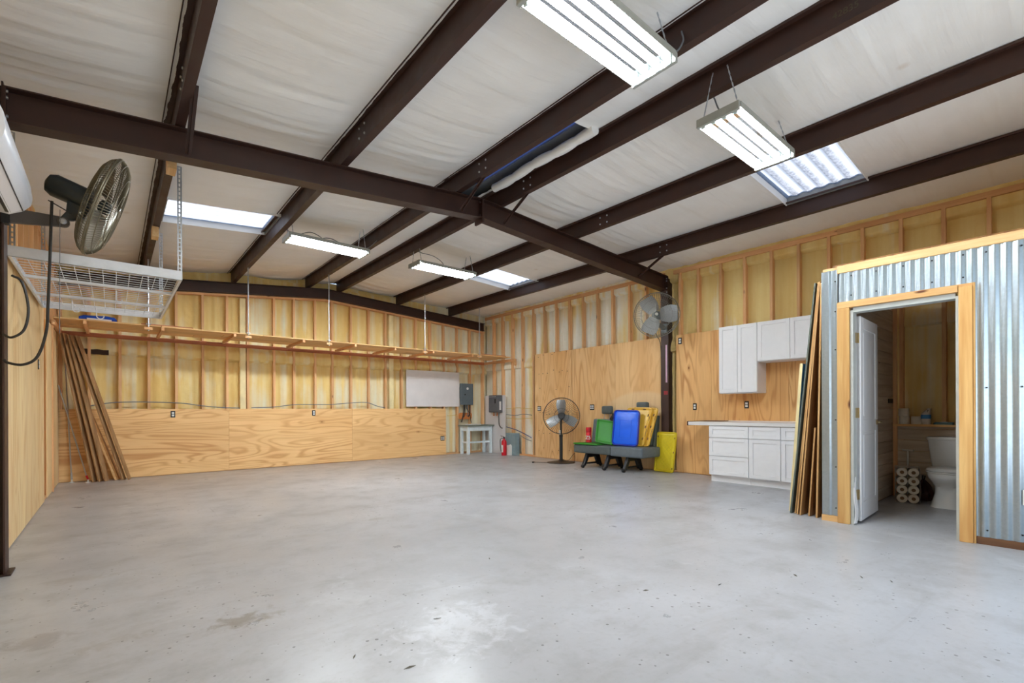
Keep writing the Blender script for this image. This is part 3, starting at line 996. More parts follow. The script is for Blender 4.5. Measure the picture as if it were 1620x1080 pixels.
# left wall
lw = MB()
def lfn(u, v):
    y, z = YF - 0.1 + u * (YB - YF + 0.2), v * 3.62
    return (XL - foam_depth(y, z, 8, 2.20, 2.26, 0.06, 3.35), y, z)
lw.grid(lfn, 240, 80)
lw.box(XL - 0.28, XL - 0.22, YF - 0.2, YB + 0.25, 0.0, 3.75)
wall_left = structure('wall_left', lw, 'foam_back', smooth=True)
y = 10.40
while y > YF:
    if abs(y - YR) > 0.12:
        MB().box(XL - 0.09, XL, y - 0.020, y + 0.020, 0.04, 3.33).build('stud', 'stud', wall_left)
    y -= 0.4064
for yy in (8.93, 8.84, 10.05):
    MB().box(XL - 0.09, XL, yy - 0.020, yy + 0.020, 0.04, 3.33).build('stud', 'stud', wall_left)
MB().box(XL - 0.09, XL, YF, YR - 0.1, 3.33, 3.40).build('top_plate', 'plate_y', wall_left)
MB().box(XL - 0.09, XL, YR + 0.1, YB, 3.33, 3.40).build('top_plate', 'plate_y', wall_left)
MB().box(XL - 0.09, XL, YR + 0.1, YB, 0.0, 0.04).build('bottom_plate', 'plate_y', wall_left)
for y0, y1 in ((5.0, 5.93), (5.935, 7.15), (7.153, 8.36)):
    MB().box(XL + 0.001, XL + 0.014, y0, y1, 0.012, 2.468).build('plywood_panel', 'ply_left', wall_left)
for y0, y1 in ((-0.6, 0.6), (0.603, 1.8), (1.803, 3.0), (3.003, 4.2), (4.203, 4.72)):
    MB().box(XL + 0.001, XL + 0.014, y0, y1, 0.012, 2.468).build('plywood_panel', 'ply_left', wall_left)
MB().box(XL + 0.001, XL + 0.014, 8.72, 10.44, 0.012, 2.36).build('plywood_panel', 'ply_left', wall_left)
MB().box(XL + 0.0145, XL + 0.030, 9.36, 9.43, 0.0, 2.36).build('batten', 'stud', wall_left)

# front wall behind the camera, with the open bay door
fw_ = MB()
fw_.box(XL - 0.3, 0.72, YF - 0.12, YF, 0.0, 3.9)
fw_.box(5.08, XR + 0.3, YF - 0.12, YF, 0.0, 3.95)
fw_.box(0.72, 5.08, YF - 0.12, YF, 3.1, 4.0)
structure('wall_front', fw_, 'foam_back')

# ================================================================== BATHROOM PARTITION
YC = 1.690                                   # outer face of its end wall
ZT0, ZT1 = 2.471, 2.546                      # the top beam
def corrugated(y0, y1, z0, z1, x, pitch=0.0672, amp=0.0065, phase=0.0):
    mb = MB()
    n = max(6, int((y1 - y0) / pitch * 10))
    ring = []
    for k in range(n + 1):
        yy = y0 + (y1 - y0) * k / n
        ring.append((yy, x + amp * math.sin((yy + phase) / pitch * 2 * math.pi)))
    vs, fs = [], []
    for yy, xx in ring:
        vs += [(xx, yy, z0), (xx, yy, z1), (xx + 0.0015, yy, z0), (xx + 0.0015, yy, z1)]
    for k in range(n):
        a, b = 4 * k, 4 * k + 4
        fs += [(a, b, b + 1, a + 1), (a + 2, a + 3, b + 3, b + 2), (a + 1, b + 1, b + 3, a + 3), (a, a + 2, b + 2, b)]
    return mb.add(vs, fs)
pw = MB()
pw.box(XB + 0.035, XB + 0.11, 1.56, YC - 0.012, 0.0, ZT0)             # framing left of the door
pw.box(XB + 0.035, XB + 0.11, -0.70, 0.60, 0.0, ZT0)                  # framing right of the door
pw.box(XB + 0.035, XB + 0.11, 0.60, 1.56, 2.19, ZT0)                  # header
wall_partition = structure('wall_partition', pw, 'pine_y')
corrugated(-0.70, 0.566, 0.062, ZT0, XB).build('corrugated_sheet', 'metal_sheet', wall_partition, smooth=True)
corrugated(0.567, 1.556, 2.186, ZT0, XB).build('corrugated_sheet', 'metal_sheet', wall_partition, smooth=True)
# flat galvanized corner flashing with one soft rib
cf = MB()
prof = [(YC + 0.008, 0.10), (YC + 0.008, 0.0), (YC - 0.03, -0.002), (YC - 0.05, -0.010), (YC - 0.062, -0.010), (YC - 0.078, 0.004), (YC - 0.094, 0.004), (YC - 0.112, -0.006), (1.557, -0.006)]
vs, fs = [], []
for (yy, dx) in prof:
    vs += [(XB + dx, yy, 0.062), (XB + dx, yy, 2.515), (XB + dx + 0.0015, yy + 0.0005, 0.062), (XB + dx + 0.0015, yy + 0.0005, 2.515)]
for k in range(len(prof) - 1):
    a, b = 4 * k, 4 * k + 4
    fs += [(a, b, b + 1, a + 1), (a + 2, a + 3, b + 3, b + 2), (a + 1, b + 1, b + 3, a + 3), (a, a + 2, b + 2, b)]
cf.add(vs, fs).build('corner_flashing', 'metal_sheet', wall_partition, smooth=True)
MB().box(XB - 0.012, XB + 0.10, -0.70, 1.56, ZT0, ZT1).build('top_beam', 'pine_y', wall_partition, bevel=0.004)
MB().box(XB + 0.02, XB + 0.10, 1.56, YC, ZT0 + 0.045, ZT1).build('top_beam', 'pine_y', wall_partition)
MB().box(XB - 0.006, XB + 0.034, -0.70, 0.565, 0.0, 0.060).build('bottom_plate', 'darkwood_y', wall_partition)
MB().box(XB - 0.006, XB + 0.034, 1.558, YC + 0.012, 0.0, 0.060).build('bottom_plate', 'trim_y', wall_partition)
# screw heads in the sheets
sc_ = []
for yy in (0.50, 0.30, 0.10):
    sc_ += [(XB - 0.006, yy, 0.12), (XB - 0.006, yy, 2.42), (XB - 0.006, yy, 1.3)]
for yy in (0.64, 0.84, 1.04, 1.24, 1.44):
    sc_ += [(XB - 0.006, yy, 2.24), (XB - 0.006, yy, 2.43)]
for zz in (0.14, 0.55, 1.02, 1.72, 2.1, 2.4):
    sc_.append((XB - 0.006, 1.575, zz))
bolts(sc_, (-1, 0, 0), 0.007, wall_partition, 'black_metal')
# white outlet plate at the right end
# end wall toward the kitchen, whitewashed planks inside
ew = MB().box(XB + 0.04, XR - 0.016, 1.595, YC - 0.004, 0.0, ZT0)
wall_end = structure('wall_end', ew, 'ply_edge')
z = 0.02
while z < 2.44:
    MB().box(XB + 0.115, XR - 0.02, 1.572, 1.594, z, min(z + 0.136, 2.46)).build('plank', 'shiplap', wall_end, bevel=0.003)
    z += 0.140
MB().box(XR - 0.30, XR - 0.075, 1.565, 1.572, 1.20, 1.255).build('wall_slot', 'black', wall_end)
# wainscot planks and a cap shelf on the outside wall
wains = structure('trim_1', MB().box(XR - 0.11, XR - 0.001, -0.68, 1.562, 0.905, 0.932), 'trim_y')
z = 0.03
while z < 0.88:
    MB().box(XR - 0.020, XR - 0.002, -0.68, 1.562, z, min(z + 0.136, 0.904)).build('plank', 'shiplap_y', wains, bevel=0.003)
    z += 0.140
MB().box(XR - 0.06, XR - 0.0205, 1.53, 1.57, 0.0, 0.904).build('corner_post', 'stud', wains)
MB().box(XR - 0.06, XR - 0.0205, 1.53, 1.57, 0.933, 2.46).build('corner_post', 'stud', wains)
MB().box(XB + 0.02, XR - 0.15, -0.70, 1.60, ZT1 + 0.002, ZT1 + 0.02).build('lid_sheet', 'ply_edge', wall_partition)
MB().box(XB + 0.115, XR, -0.72, -0.70, 0.0, ZT0).build('back_sheet', 'ply_edge', wall_partition)

# door trim boards and the door
MB().box(XB - 0.030, XB + 0.030, 1.453, 1.556, 0.0, 2.118).build('door_casing', 'trim_z', wall_partition, bevel=0.003)
MB().box(XB - 0.030, XB + 0.030, 0.582, 0.668, 0.0, 2.160).build('door_casing', 'trim_z', wall_partition, bevel=0.003)
MB().box(XB - 0.018, XB + 0.034, 0.567, 0.580, 0.0, 2.184).build('door_casing', 'trim_z', wall_partition)
hd = MB()
hd.box(XB - 0.028, XB + 0.030, 0.672, 1.556, 2.119, 2.178)
hd.build('door_header_trim', 'trim_y', wall_partition, bevel=0.003)
MB().box(XB - 0.010, XB + 0.030, 0.582, 1.556, 2.162, 2.1855).build('door_header_trim', 'trim_y', wall_partition)

door = MB()
door.box(XB + 0.0, XB + 0.115, 1.428, 1.452, 0.0, 2.092)
door.box(XB + 0.0, XB + 0.115, 0.670, 0.690, 0.0, 2.092)
door.box(XB + 0.0, XB + 0.115, 0.690, 1.428, 2.072, 2.117)
jb = structure('door_1', door, 'grey_paint')
tag(jb, 'white two-panel bathroom door standing open inside the timber-cased opening')
# slab hinged at the left jamb, swung inward
DX, DY, DA = XB + 0.118, 1.438, R(2.3)
ex = Vector((math.cos(DA), math.sin(DA), 0))           # along the slab
ey = Vector((-math.sin(DA), math.cos(DA), 0))
def slab():
    mb = MB()
    W, T = 0.735, 0.042
    def bx(u0, u1, t0, t1, z0, z1):
        a = [Vector((DX, DY, 0)) + ex * u - ey * t + Vector((0, 0, z)) for z in (z0, z1) for (u, t) in ((u0, t0), (u1, t0), (u1, t1), (u0, t1))]
        mb.add(a, [(3, 2, 1, 0), (4, 5, 6, 7), (0, 1, 5, 4), (1, 2, 6, 5), (2, 3, 7, 6), (3, 0, 4, 7)])
    bx(0, W, 0.007, T - 0.007, 0.02, 2.045)
    for (u0, u1, z0, z1) in ((0, 0.10, .02, 2.045), (W - .10, W, .02, 2.045), (.10, W - .10, .02, .20), (.10, W - .10, .90, 1.02), (.10, W - .10, 1.93, 2.045)):
        bx(u0, u1, 0, T, z0, z1)
    for (z0, z1) in ((.235, .865), (1.055, 1.895)):
        bx(.135, W - .135, 0.003, T - 0.003, z0, z1)
    return mb
sb = slab().build('door_slab', 'white_paint', jb, bevel=0.003)
for hz in (0.28, 1.09, 1.83):
    mb = MB()
    c = Vector((DX - 0.006, DY - 0.004, hz))
    mb.tube([c - V(0, 0, .05), c + V(0, 0, .05)], 0.007, 8)
    mb.box(DX - 0.05, DX - 0.006, 1.421, 1.428, hz - 0.05, hz + 0.05)
    mb.box(DX - 0.003, DX + 0.0, DY - 0.03, DY + 0.0, hz - 0.05, hz + 0.05)
    mb.build('hinge', 'brass', jb)
mb = MB()
h0 = Vector((DX, DY, 0.985)) + ex * 0.675 - ey * 0.042
mb.lathe([(0.028, 0), (0.028, 0.008), (0.011, 0.012), (0.011, 0.045)], h0, -ey, 16)
mb.tube([h0 - ey * 0.045, h0 - ey * 0.048 - ex * 0.04, h0 - ey * 0.045 - ex * 0.105], [0.009, 0.009, 0.007], 8)
mb.build('handle', 'brass', jb, smooth=True)
# torn door-stop paint strips at the foot of the jamb
mb = MB()
for k in range(3):
    pts = [(XB + 0.004 + 0.02 * k, 1.424 - 0.004 * k, 0.01), (XB + 0.01 + 0.02 * k, 1.415 - .004 * k, 0.12), (XB + 0.0 + .02 * k, 1.424, 0.24 + 0.04 * k), (XB + 0.004 + .02 * k, 1.426, 0.36 + .05 * k)]
    mb.tube(smooth_pts(pts), 0.005, 5)
mb.build('peeling_strip', 'white_paint', jb)

tag(MB().box(XB - 0.016, XB - 0.008, 0.215, 0.300, 0.86 - 0.5, 0.98 - 0.5).build('blank_plate', 'white_plastic', bevel=0.002), 'white wall plate low on the corrugated metal, cut by the photo edge', 'wall plate')

# ================================================================== BATHROOM FITTINGS
def toilet():
    cx, cy = 7.30, 0.975
    t = thing('toilet', 'white two-piece toilet with closed lid seen through the bathroom door', 'toilet', (cx, cy, 0))
    n = 24
    def oval(x0, x1, hw, z, p=2.3):
        xc, hx = (x0 + x1) / 2, (x1 - x0) / 2
        out = []
        for k in range(n):
            a = 2 * math.pi * k / n
            c, s = math.cos(a), math.sin(a)
            out.append((xc + hx * math.copysign(abs(c) ** (2 / p), c), cy + hw * math.copysign(abs(s) ** (2 / p), s), z))
        return out
    MB().loft([oval(7.16, 7.62, .165, 0, 2.8), oval(7.17, 7.62, .155, .03, 2.8), oval(7.20, 7.61, .125, .16, 2.6), oval(7.19, 7.61, .128, .235), oval(7.14, 7.62, .155, .285), oval(7.085, 7.64, .180, .335), oval(7.07, 7.66, .188, .375), oval(7.075, 7.66, .186, .395)]).build('bowl', 'porcelain', t, smooth=True)
    MB().loft([oval(7.065, 7.56, .190, .398), oval(7.06, 7.56, .194, .404), oval(7.062, 7.56, .192, .414)]).build('seat', 'porcelain', t, smooth=True)
    MB().loft([oval(7.066, 7.56, .190, .418), oval(7.062, 7.56, .194, .426), oval(7.085, 7.555, .178, .446), oval(7.15, 7.52, .12, .452)]).build('lid', 'porcelain', t, smooth=True)
    def tk(z, hw, x0, x1, r=.03):
        pts = rrect(2 * hw, x1 - x0, r, 4)
        return [(x1 - p[1], cy + p[0], z) for p in pts]
    MB().loft([tk(.40, .185, 7.60, 7.785), tk(.42, .19, 7.595, 7.79), tk(.75, .225, 7.57, 7.795)]).build('tank', 'porcelain', t, smooth=True)
    MB().loft([tk(.752, .235, 7.56, 7.80), tk(.775, .238, 7.556, 7.80), tk(.787, .232, 7.562, 7.80)]).build('tank_lid', 'porcelain', t, smooth=True)
    MB().tube([(7.575, cy - .17, .70), (7.55, cy - .17, .70), (7.548, cy - .10, .695)], .007, 8).build('flush_lever', 'zinc', t)
toilet()

def toilet_paper_pack():
    o = Vector((7.33, 1.345, 0))
    d = Vector((-0.97, -0.24, 0)).normalized()      # the ends of the rolls look this way
    a = Vector((-d.y, d.x, 0))
    t = thing('toilet_paper_pack', 'plastic-wrapped block of toilet rolls on the floor behind the bathroom door', 'toilet paper', o)
    w_, h_, r = 0.107, 0.104, 0.052
    for dep in (0, 1):
        for c in (-1, 0, 1):
            for k in range(4):
                if c == 1 and dep == 0: continue
                p = o + a * ((c + .5) * w_ - (0.0)) + Vector((0, 0, 0.054 + k * h_)) - d * (dep * 0.105)
                if c == 1: continue
                rr = MB().lathe([(0.021, 0.001), (0.021, 0.0), (r * .97, 0.0), (r, 0.004), (r, 0.096), (r * .97, 0.10)], p - d * 0.05, d, 18)
                b = rr.build('toilet_roll', 'tissue', t, smooth=True)
                MB().lathe([(0.0205, 0), (0.0205, 0.002)], p + d * 0.0505, d, 14).build('core', 'card', b)
    hw = w_ + 0.006
    mb = MB()
    for s in (-1, 1):
        q = o + a * (s * hw)
        mb.bar(q + d * 0.052 + V(0, 0, .212), q - d * 0.16 + V(0, 0, .212), 0.0015, 0.42)
    q = o + V(0, 0, 0.4245)
    mb.bar(q + d * 0.052, q - d * 0.16, 2 * hw, 0.0015)
    mb.build('wrapping', 'film', t)
toilet_paper_pack()

def shelf_roll(x, y, z, label):
    t = thing('toilet_roll', label, 'toilet roll', (x, y, z), 'loose rolls on the cap shelf')
    MB().lathe([(0.02, 0.0), (0.052, 0.0), (0.055, 0.004), (0.055, 0.096), (0.052, 0.10), (0.02, 0.10)], (x, y, z), (0, 0, 1), 20).build('paper', 'tissue', t, smooth=True)
    MB().lathe([(0.0195, 0), (0.0195, 0.1005)], (x, y, z), (0, 0, 1), 12).build('core', 'card', t)
shelf_roll(7.775, 1.455, .932, 'white toilet roll standing on the cap shelf, under another roll')
shelf_roll(7.77, 1.46, 1.033, 'white toilet roll on top of another at the corner of the cap shelf')
shelf_roll(7.785, 1.335, .932, 'white toilet roll beside the blue-print pack on the cap shelf')
t = thing('tissue_pack', 'soft white pack with blue print on the bathroom cap shelf', 'tissue pack', (7.775, 1.235, .932))
MB().loft([[(7.775 + p[0] , 1.225 + p[1] - .03, .932 + z) for p in rrect(.08 * s, .09 * s, .03, 4)] for z, s in ((0, .9), (.05, 1.05), (.14, 1.0), (.18, .55), (.20, .3))]).build('wrap', 'film', t, smooth=True)
MB().loft([[(7.774 + p[0], 1.225 + p[1] - .03, .932 + z) for p in rrect(.083 * s, .092 * s, .03, 4)] for z, s in ((.07, 1.04), (.12, 1.03))]).build('printed_band', 'foam_blue', t, smooth=True)
t = thing('wipes_pack', 'flat teal wipes pack lying on the bathroom cap shelf', 'wipes pack', (7.78, 1.075, .932))
MB().loft([[(7.775 + p[0], .985 + p[1], .932 + z) for p in rrect(.10 * s, .19 * s, .02, 3)] for z, s in ((0, .95), (.012, 1.0), (.028, .9))]).build('pouch', 'teal', t, smooth=True)
MB().box(7.745, 7.80, 1.04, 1.11, .959, .966).build('flap', 'white_plastic', t, bevel=.002)
# paper holder stand (T-shaped) in the corner
t = thing('paper_holder', 'pale T-shaped paper stand in the far bathroom corner', 'paper holder', (7.71, 1.41, 0))
MB().lathe([(.07, 0), (.07, .012), (.012, .018), (.010, .60), (.010, .605)], (7.71, 1.41, 0), (0, 0, 1), 14).build('stand', 'white_plastic', t, smooth=True)
MB().tube([(7.68, 1.35, .605), (7.74, 1.47, .605)], .012, 8).build('cross_bar', 'white_plastic', t)
t = thing('waste_bag', 'dark red crumpled bag on the floor between toilet rolls and toilet', 'bag', (7.68, 1.255, 0))
mb = MB()
def bag(u, v):
    a, h = 2 * math.pi * u, v
    r = (0.095 * math.sin(math.pi * min(1, .25 + .75 * h)) + .012 * math.sin(7 * a + 4 * h)) if h < 1 else .01
    return (7.68 + r * math.cos(a), 1.255 + r * math.sin(a), 0.26 * h)
mb.grid(bag, 22, 8)
mb.build('bag_body', plain('maroon_bag', (70, 34, 36), 0.5), t, smooth=True)
MB().tube([(7.67, 1.245, .255), (7.67, 1.235, .30), (7.69, 1.265, .30), (7.69, 1.265, .255)], .006, 6).build('tie', 'black', t)

# ================================================================== KITCHEN CABINETS
WX = XR - 0.014
def shaker(mb, x, y0, y1, z0, z1, fr=0.055):
    """One shaker front facing -X: a recessed field inside a raised frame."""
    mb.box(x + 0.011, x + 0.019, y0, y1, z0, z1)
    f = min(fr, (z1 - z0) * 0.3)
    mb.box(x, x + 0.011, y0, y0 + fr, z0, z1)
    mb.box(x, x + 0.011, y1 - fr, y1, z0, z1)
    mb.box(x, x + 0.011, y0 + fr, y1 - fr, z0, z0 + f)
    mb.box(x, x + 0.011, y0 + fr, y1 - fr, z1 - f, z1)
    return mb
BXF = 7.215
def base_cabinet(y0, y1, fronts, label):
    t = thing('base_cabinet', label, 'cabinet', (7.5, (y0 + y1) / 2, 0), 'white base cabinets')
    mb = MB()
    mb.box(BXF + 0.026, WX - .004, y0 + .001, y1 - .001, 0.105, 0.878)
    mb.build('body', 'white_paint', t)
    MB().box(BXF + 0.075, WX - .1, y0 + .001, y1 - .001, 0.0, 0.105).build('toe_kick', 'white_paint', t)
    for (kind, a, b, c, d) in fronts:
        shaker(MB(), BXF, a + .003, b - .003, c, d - .002).build(kind, 'white_paint', t, bevel=.0015)
    return t
base_cabinet(3.166, 3.776, [('drawer', 3.166, 3.776, .694, .872), ('drawer', 3.166, 3.776, .410, .688), ('drawer', 3.166, 3.776, .112, .404)], 'white base cabinet with three drawers under the free end of the counter')
base_cabinet(2.14, 3.164, [('drawer', 2.722, 3.16, .694, .872), ('door', 2.722, 3.16, .112, .688), ('drawer', 2.145, 2.718, .694, .872), ('door', 2.145, 2.718, .112, .688)], 'white base cabinet with doors below drawers, partly behind the leaning sheets')
def wall_cabinet(y0, y1, z0, z1, label):
    t = thing('wall_cabinet', label, 'cabinet', (7.65, (y0 + y1) / 2, z0), 'white wall cabinets')
    MB().box(7.506, WX - .004, y0 + .001, y1 - .001, z0, z1).build('body', 'white_paint', t, bevel=.001)
    m = (y0 + y1) / 2
    for a, b in ((y0, m), (m, y1)):
        shaker(MB(), 7.48, a + .003, b - .003, z0 + .012, z1 - .003).build('door', 'white_paint', t, bevel=.0015)
    return t
wall_cabinet(3.150, 3.742, 1.380, 2.446, 'tall white wall cabinet with two shaker doors, nearest the steel column')
wall_cabinet(2.235, 3.146, 1.845, 2.446, 'short white wall cabinet hung beside the tall one, half hidden by sheets')
t = thing('countertop', 'white laminate countertop running past the drawer cabinet toward the column', 'countertop', (7.5, 3.1, .879))
MB().box(7.195, WX - .004, 2.14, 4.118, 0.879, 0.932).build('slab', 'counter', t, bevel=.004)
MB().box(WX - .020, WX - .0005, 2.14, 4.118, 0.9325, 0.945).build('back_bead', 'counter', t)
tag(MB().box(7.19, WX - .022, 4.119, 4.135, 0.872, 0.940).build('end_strip', 'brown_strip'), 'dark brown strip capping the free end of the white countertop', 'edge strip')
tag(MB().box(7.55, WX - .022, 3.74, 4.10, 0.9345, 0.944).build('board_offcut', 'brown_strip', bevel=.001), 'dark brown offcut lying on the free end of the white countertop', 'board offcut')

# ================================================================== FLUORESCENT FIXTURES
def strip_light(cx, cy, zb, label, cord=None, hang=0.30):
    """A four-tube high-bay hung on V chains; zb is the underside of the tubes."""
    L, W = 1.14, 0.355
    t = thing('strip_light', label, 'ceiling light', (cx, cy, zb), 'four-tube strip lights')
    z = zb + 0.03
    hs = MB()
    n = 4
    p = W / n
    hs.box(cx - L / 2 + 0.03, cx + L / 2 - 0.03, cy - W / 2, cy + W / 2, z + 0.012, z + 0.030)
    hs.box(cx - L / 2 + 0.03, cx + L / 2 - 0.03, cy - W / 2 - .006, cy - W / 2, z - 0.016, z + 0.030)
    hs.box(cx - L / 2 + 0.03, cx + L / 2 - 0.03, cy + W / 2, cy + W / 2 + .006, z - 0.016, z + 0.030)
    hs.build('housing', 'cap_grey', t)
    for k in range(n):
        y0 = cy + W / 2 - k * p
        MB().box(cx - L / 2 + 0.032, cx + L / 2 - 0.032, y0 - p + .002, y0 - .002, z + 0.008, z + 0.0115).build('reflector', 'mirror', t)
    for sx in (-1, 1):
        x0 = cx + sx * (L / 2)
        MB().box(x0, x0 - sx * 0.03, cy - W / 2, cy + W / 2, z - 0.038, z + 0.032).build('end_cap', 'cap_grey', t, bevel=.003)
        for k in range(n):
            yy = cy + W / 2 - (k + .5) * p
            MB().box(x0 - sx * 0.031, x0 - sx * 0.046, yy - 0.018, yy + 0.018, z - 0.045, z + 0.008).build('socket', 'clear_socket', t, bevel=.004)
    for k in range(n):
        yy = cy + W / 2 - (k + .5) * p
        MB().tube([(cx - L / 2 + 0.046, yy, z - 0.010), (cx + L / 2 - 0.046, yy, z - 0.010)], 0.0127, 12).build('tube', 'tube', t, smooth=True)
    for sx in (-1, 1):
        xx = cx + sx * (L / 2 - 0.06)
        zt = sheet_z(xx) - 0.05
        for sy in (-1, 1):
            mb = MB()
            a, b = Vector((xx, cy + sy * (W / 2 - .03), z + 0.030)), Vector((xx, cy + sy * 0.06, zt))
            m = max(6, int((b - a).length / 0.028))
            for q in range(m):
                p0, p1 = a.lerp(b, q / m), a.lerp(b, (q + 1.12) / m)
                if q % 2:
                    mb.bar(p0, p1, 0.010, 0.004, (0, 1, 0.1))
                else:
                    mb.bar(p0, p1, 0.004, 0.010, (0, 1, 0.1))
            mb.build('chain', 'zinc', t)
    for pts in cord or []:
        MB().tube(smooth_pts(pts), 0.006, 6).build('cord', 'grey_cable' , t, smooth=True)
    return t
zf = 3.49
strip_light(2.38, 1.93, zf, 'large four-tube strip light at the top of the photo, left of the ridge',
            [[(2.80, 1.86, zf + .06), (2.98, 1.80, zf + .10), (3.10, 1.80, zf + .24), (3.15, 1.84, zf + .36)]])
strip_light(4.33, 1.89, zf, 'four-tube strip light beside the corrugated skylight over the partition',
            [[(3.98, 1.89, zf + .06), (3.92, 1.95, zf + .16), (3.90, 1.98, zf + .26), (3.84, 1.99, zf + .30)]])
strip_light(2.40, 7.01, zf, 'far strip light between the hanging rack and the ridge',
            [[(2.35, 7.10, zf + .06), (2.36, 7.12, zf + .16), (2.2, 7.14, zf + .22), (2.0, 7.12, zf + .13), (1.86, 7.10, zf + .17)],
             [(2.35, 7.10, zf + .06), (2.36, 7.10, zf + .15), (2.5, 7.08, zf + .17), (2.75, 7.06, zf + .08), (3.0, 7.02, zf + .13), (3.17, 7.02, zf + .29)]])
strip_light(4.34, 6.98, zf, 'far strip light right of the ridge, next to the far skylight',
            [[(4.35, 7.05, zf + .06), (4.38, 7.06, zf + .17), (4.2, 7.06, zf + .26), (3.95, 7.06, zf + .27), (3.86, 7.06, zf + .30)]])

# ================================================================== HANGING WIRE RACK
def wire_rack():
    x0, x1, y0, y1, z0, z1 = -0.625, 0.505, 5.38, 7.80, 2.352, 2.438
    t = thing('hanging_rack', 'white wire storage rack hung from the roof by slotted angle posts', 'storage rack', ((x0 + x1) / 2, (y0 + y1) / 2, z0))
    for a, b in ((y0, y0 + .022), (y1 - .022, y1)):
        mb = MB()
        mb.box(x0, x1, a, a + .003 if a == y0 else b, z0, z1) if a == y0 else mb.box(x0, x1, b - .003, b, z0, z1)
        mb.box(x0, x1, a, b, z0, z0 + .003)
        mb.build('side_rail', 'rack_white', t)
    for a, b in ((x0, x0 + .022), (x1 - .022, x1)):
        mb = MB()
        mb.box(a if a == x0 else b - .003, a + .003 if a == x0 else b, y0 + .003, y1 - .003, z0, z1)
        mb.box(a, b, y0 + .022, y1 - .022, z0, z0 + .003)
        mb.build('side_rail', 'rack_white', t)
    for yy in (6.15, 6.97):
        MB().box(x0 + .01, x1 - .01, yy - .03, yy + .03, z0 + .004, z0 + .028).build('cross_beam', 'rack_white', t)
    ms = MB()
    n = 24
    for k in range(1, n):
        yy = y0 + (y1 - y0) * k / n
        ms.tube([(x0 + .01, yy, z0 + .034), (x1 - .01, yy, z0 + .034)], .0028, 4, cap=False)
    for k in range(1, 12):
        xx = x0 + (x1 - x0) * k / 12
        ms.tube([(xx, y0 + .01, z0 + .040), (xx, y1 - .01, z0 + .040)], .0028, 4, cap=False)
    ms.build('wire_deck', 'rack_white', t)
    for (xx, yy, zt) in ((x1 + .004, y0 + .05, 3.42), (x1 + .004, y1 - .14, 3.43), (x0 + .006, y0 + .05, 3.34), (x0 + .006, y1 - .14, 3.34)):
        mb = MB()
        s = 1 if xx > 0 else -1
        # a slotted angle: two leaves, the slots left open between short webs
        zz = z0 + .01
        w = .036
        while zz < zt:
            e = min(zz + .028, zt)
            mb.box(xx, xx + .002, yy, yy + .010, zz, e + .012)
            mb.box(xx, xx + .002, yy + .026, yy + w, zz, e + .012)
            mb.box(xx, xx + .002, yy + .010, yy + .026, e, e + .012)
            mb.box(xx - s * w, xx - s * .024, yy, yy + .002, zz, e + .012)
            mb.box(xx - s * .012, xx, yy, yy + .002, zz, e + .012)
            mb.box(xx - s * .024, xx - s * .012, yy, yy + .002, e, e + .012)
            zz = e + .012
        mb.build('slotted_post', 'zinc', t)
    for (xx, yy, a) in ((-0.34, 7.25, 0.3), (-0.14, 7.62, 0.2), (0.04, 6.4, 0.9)):
        c, s = math.cos(a), math.sin(a)
        pts = [(xx, yy, z0 + .03), (xx, yy, z0 - .05)]
        for k in range(9):
            an = R(180 + 25 * k)
            pts.append((xx + c * (.035 + .035 * math.cos(an)), yy + s * (.035 + .035 * math.cos(an)), z0 - .06 + .035 * math.sin(an)))
        MB().tube(pts, .0055, 6).build('hook', 'rack_white', t, smooth=True)
wire_rack()
for (yy, lab) in ((5.36, 'pale timber block on the purlin holding the near post of the hanging rack'), (7.57, 'pale timber block on the purlin holding the far post of the hanging rack')):
    t = thing('timber_block', lab, 'timber block', (0.44, yy + .07, 3.35))
    zb = rafter_top(0.475)
    MB().box(0.395, 0.466, yy, yy + .17, zb - .13, zb - .001).build('block', 'pine_y', t, bevel=.003)

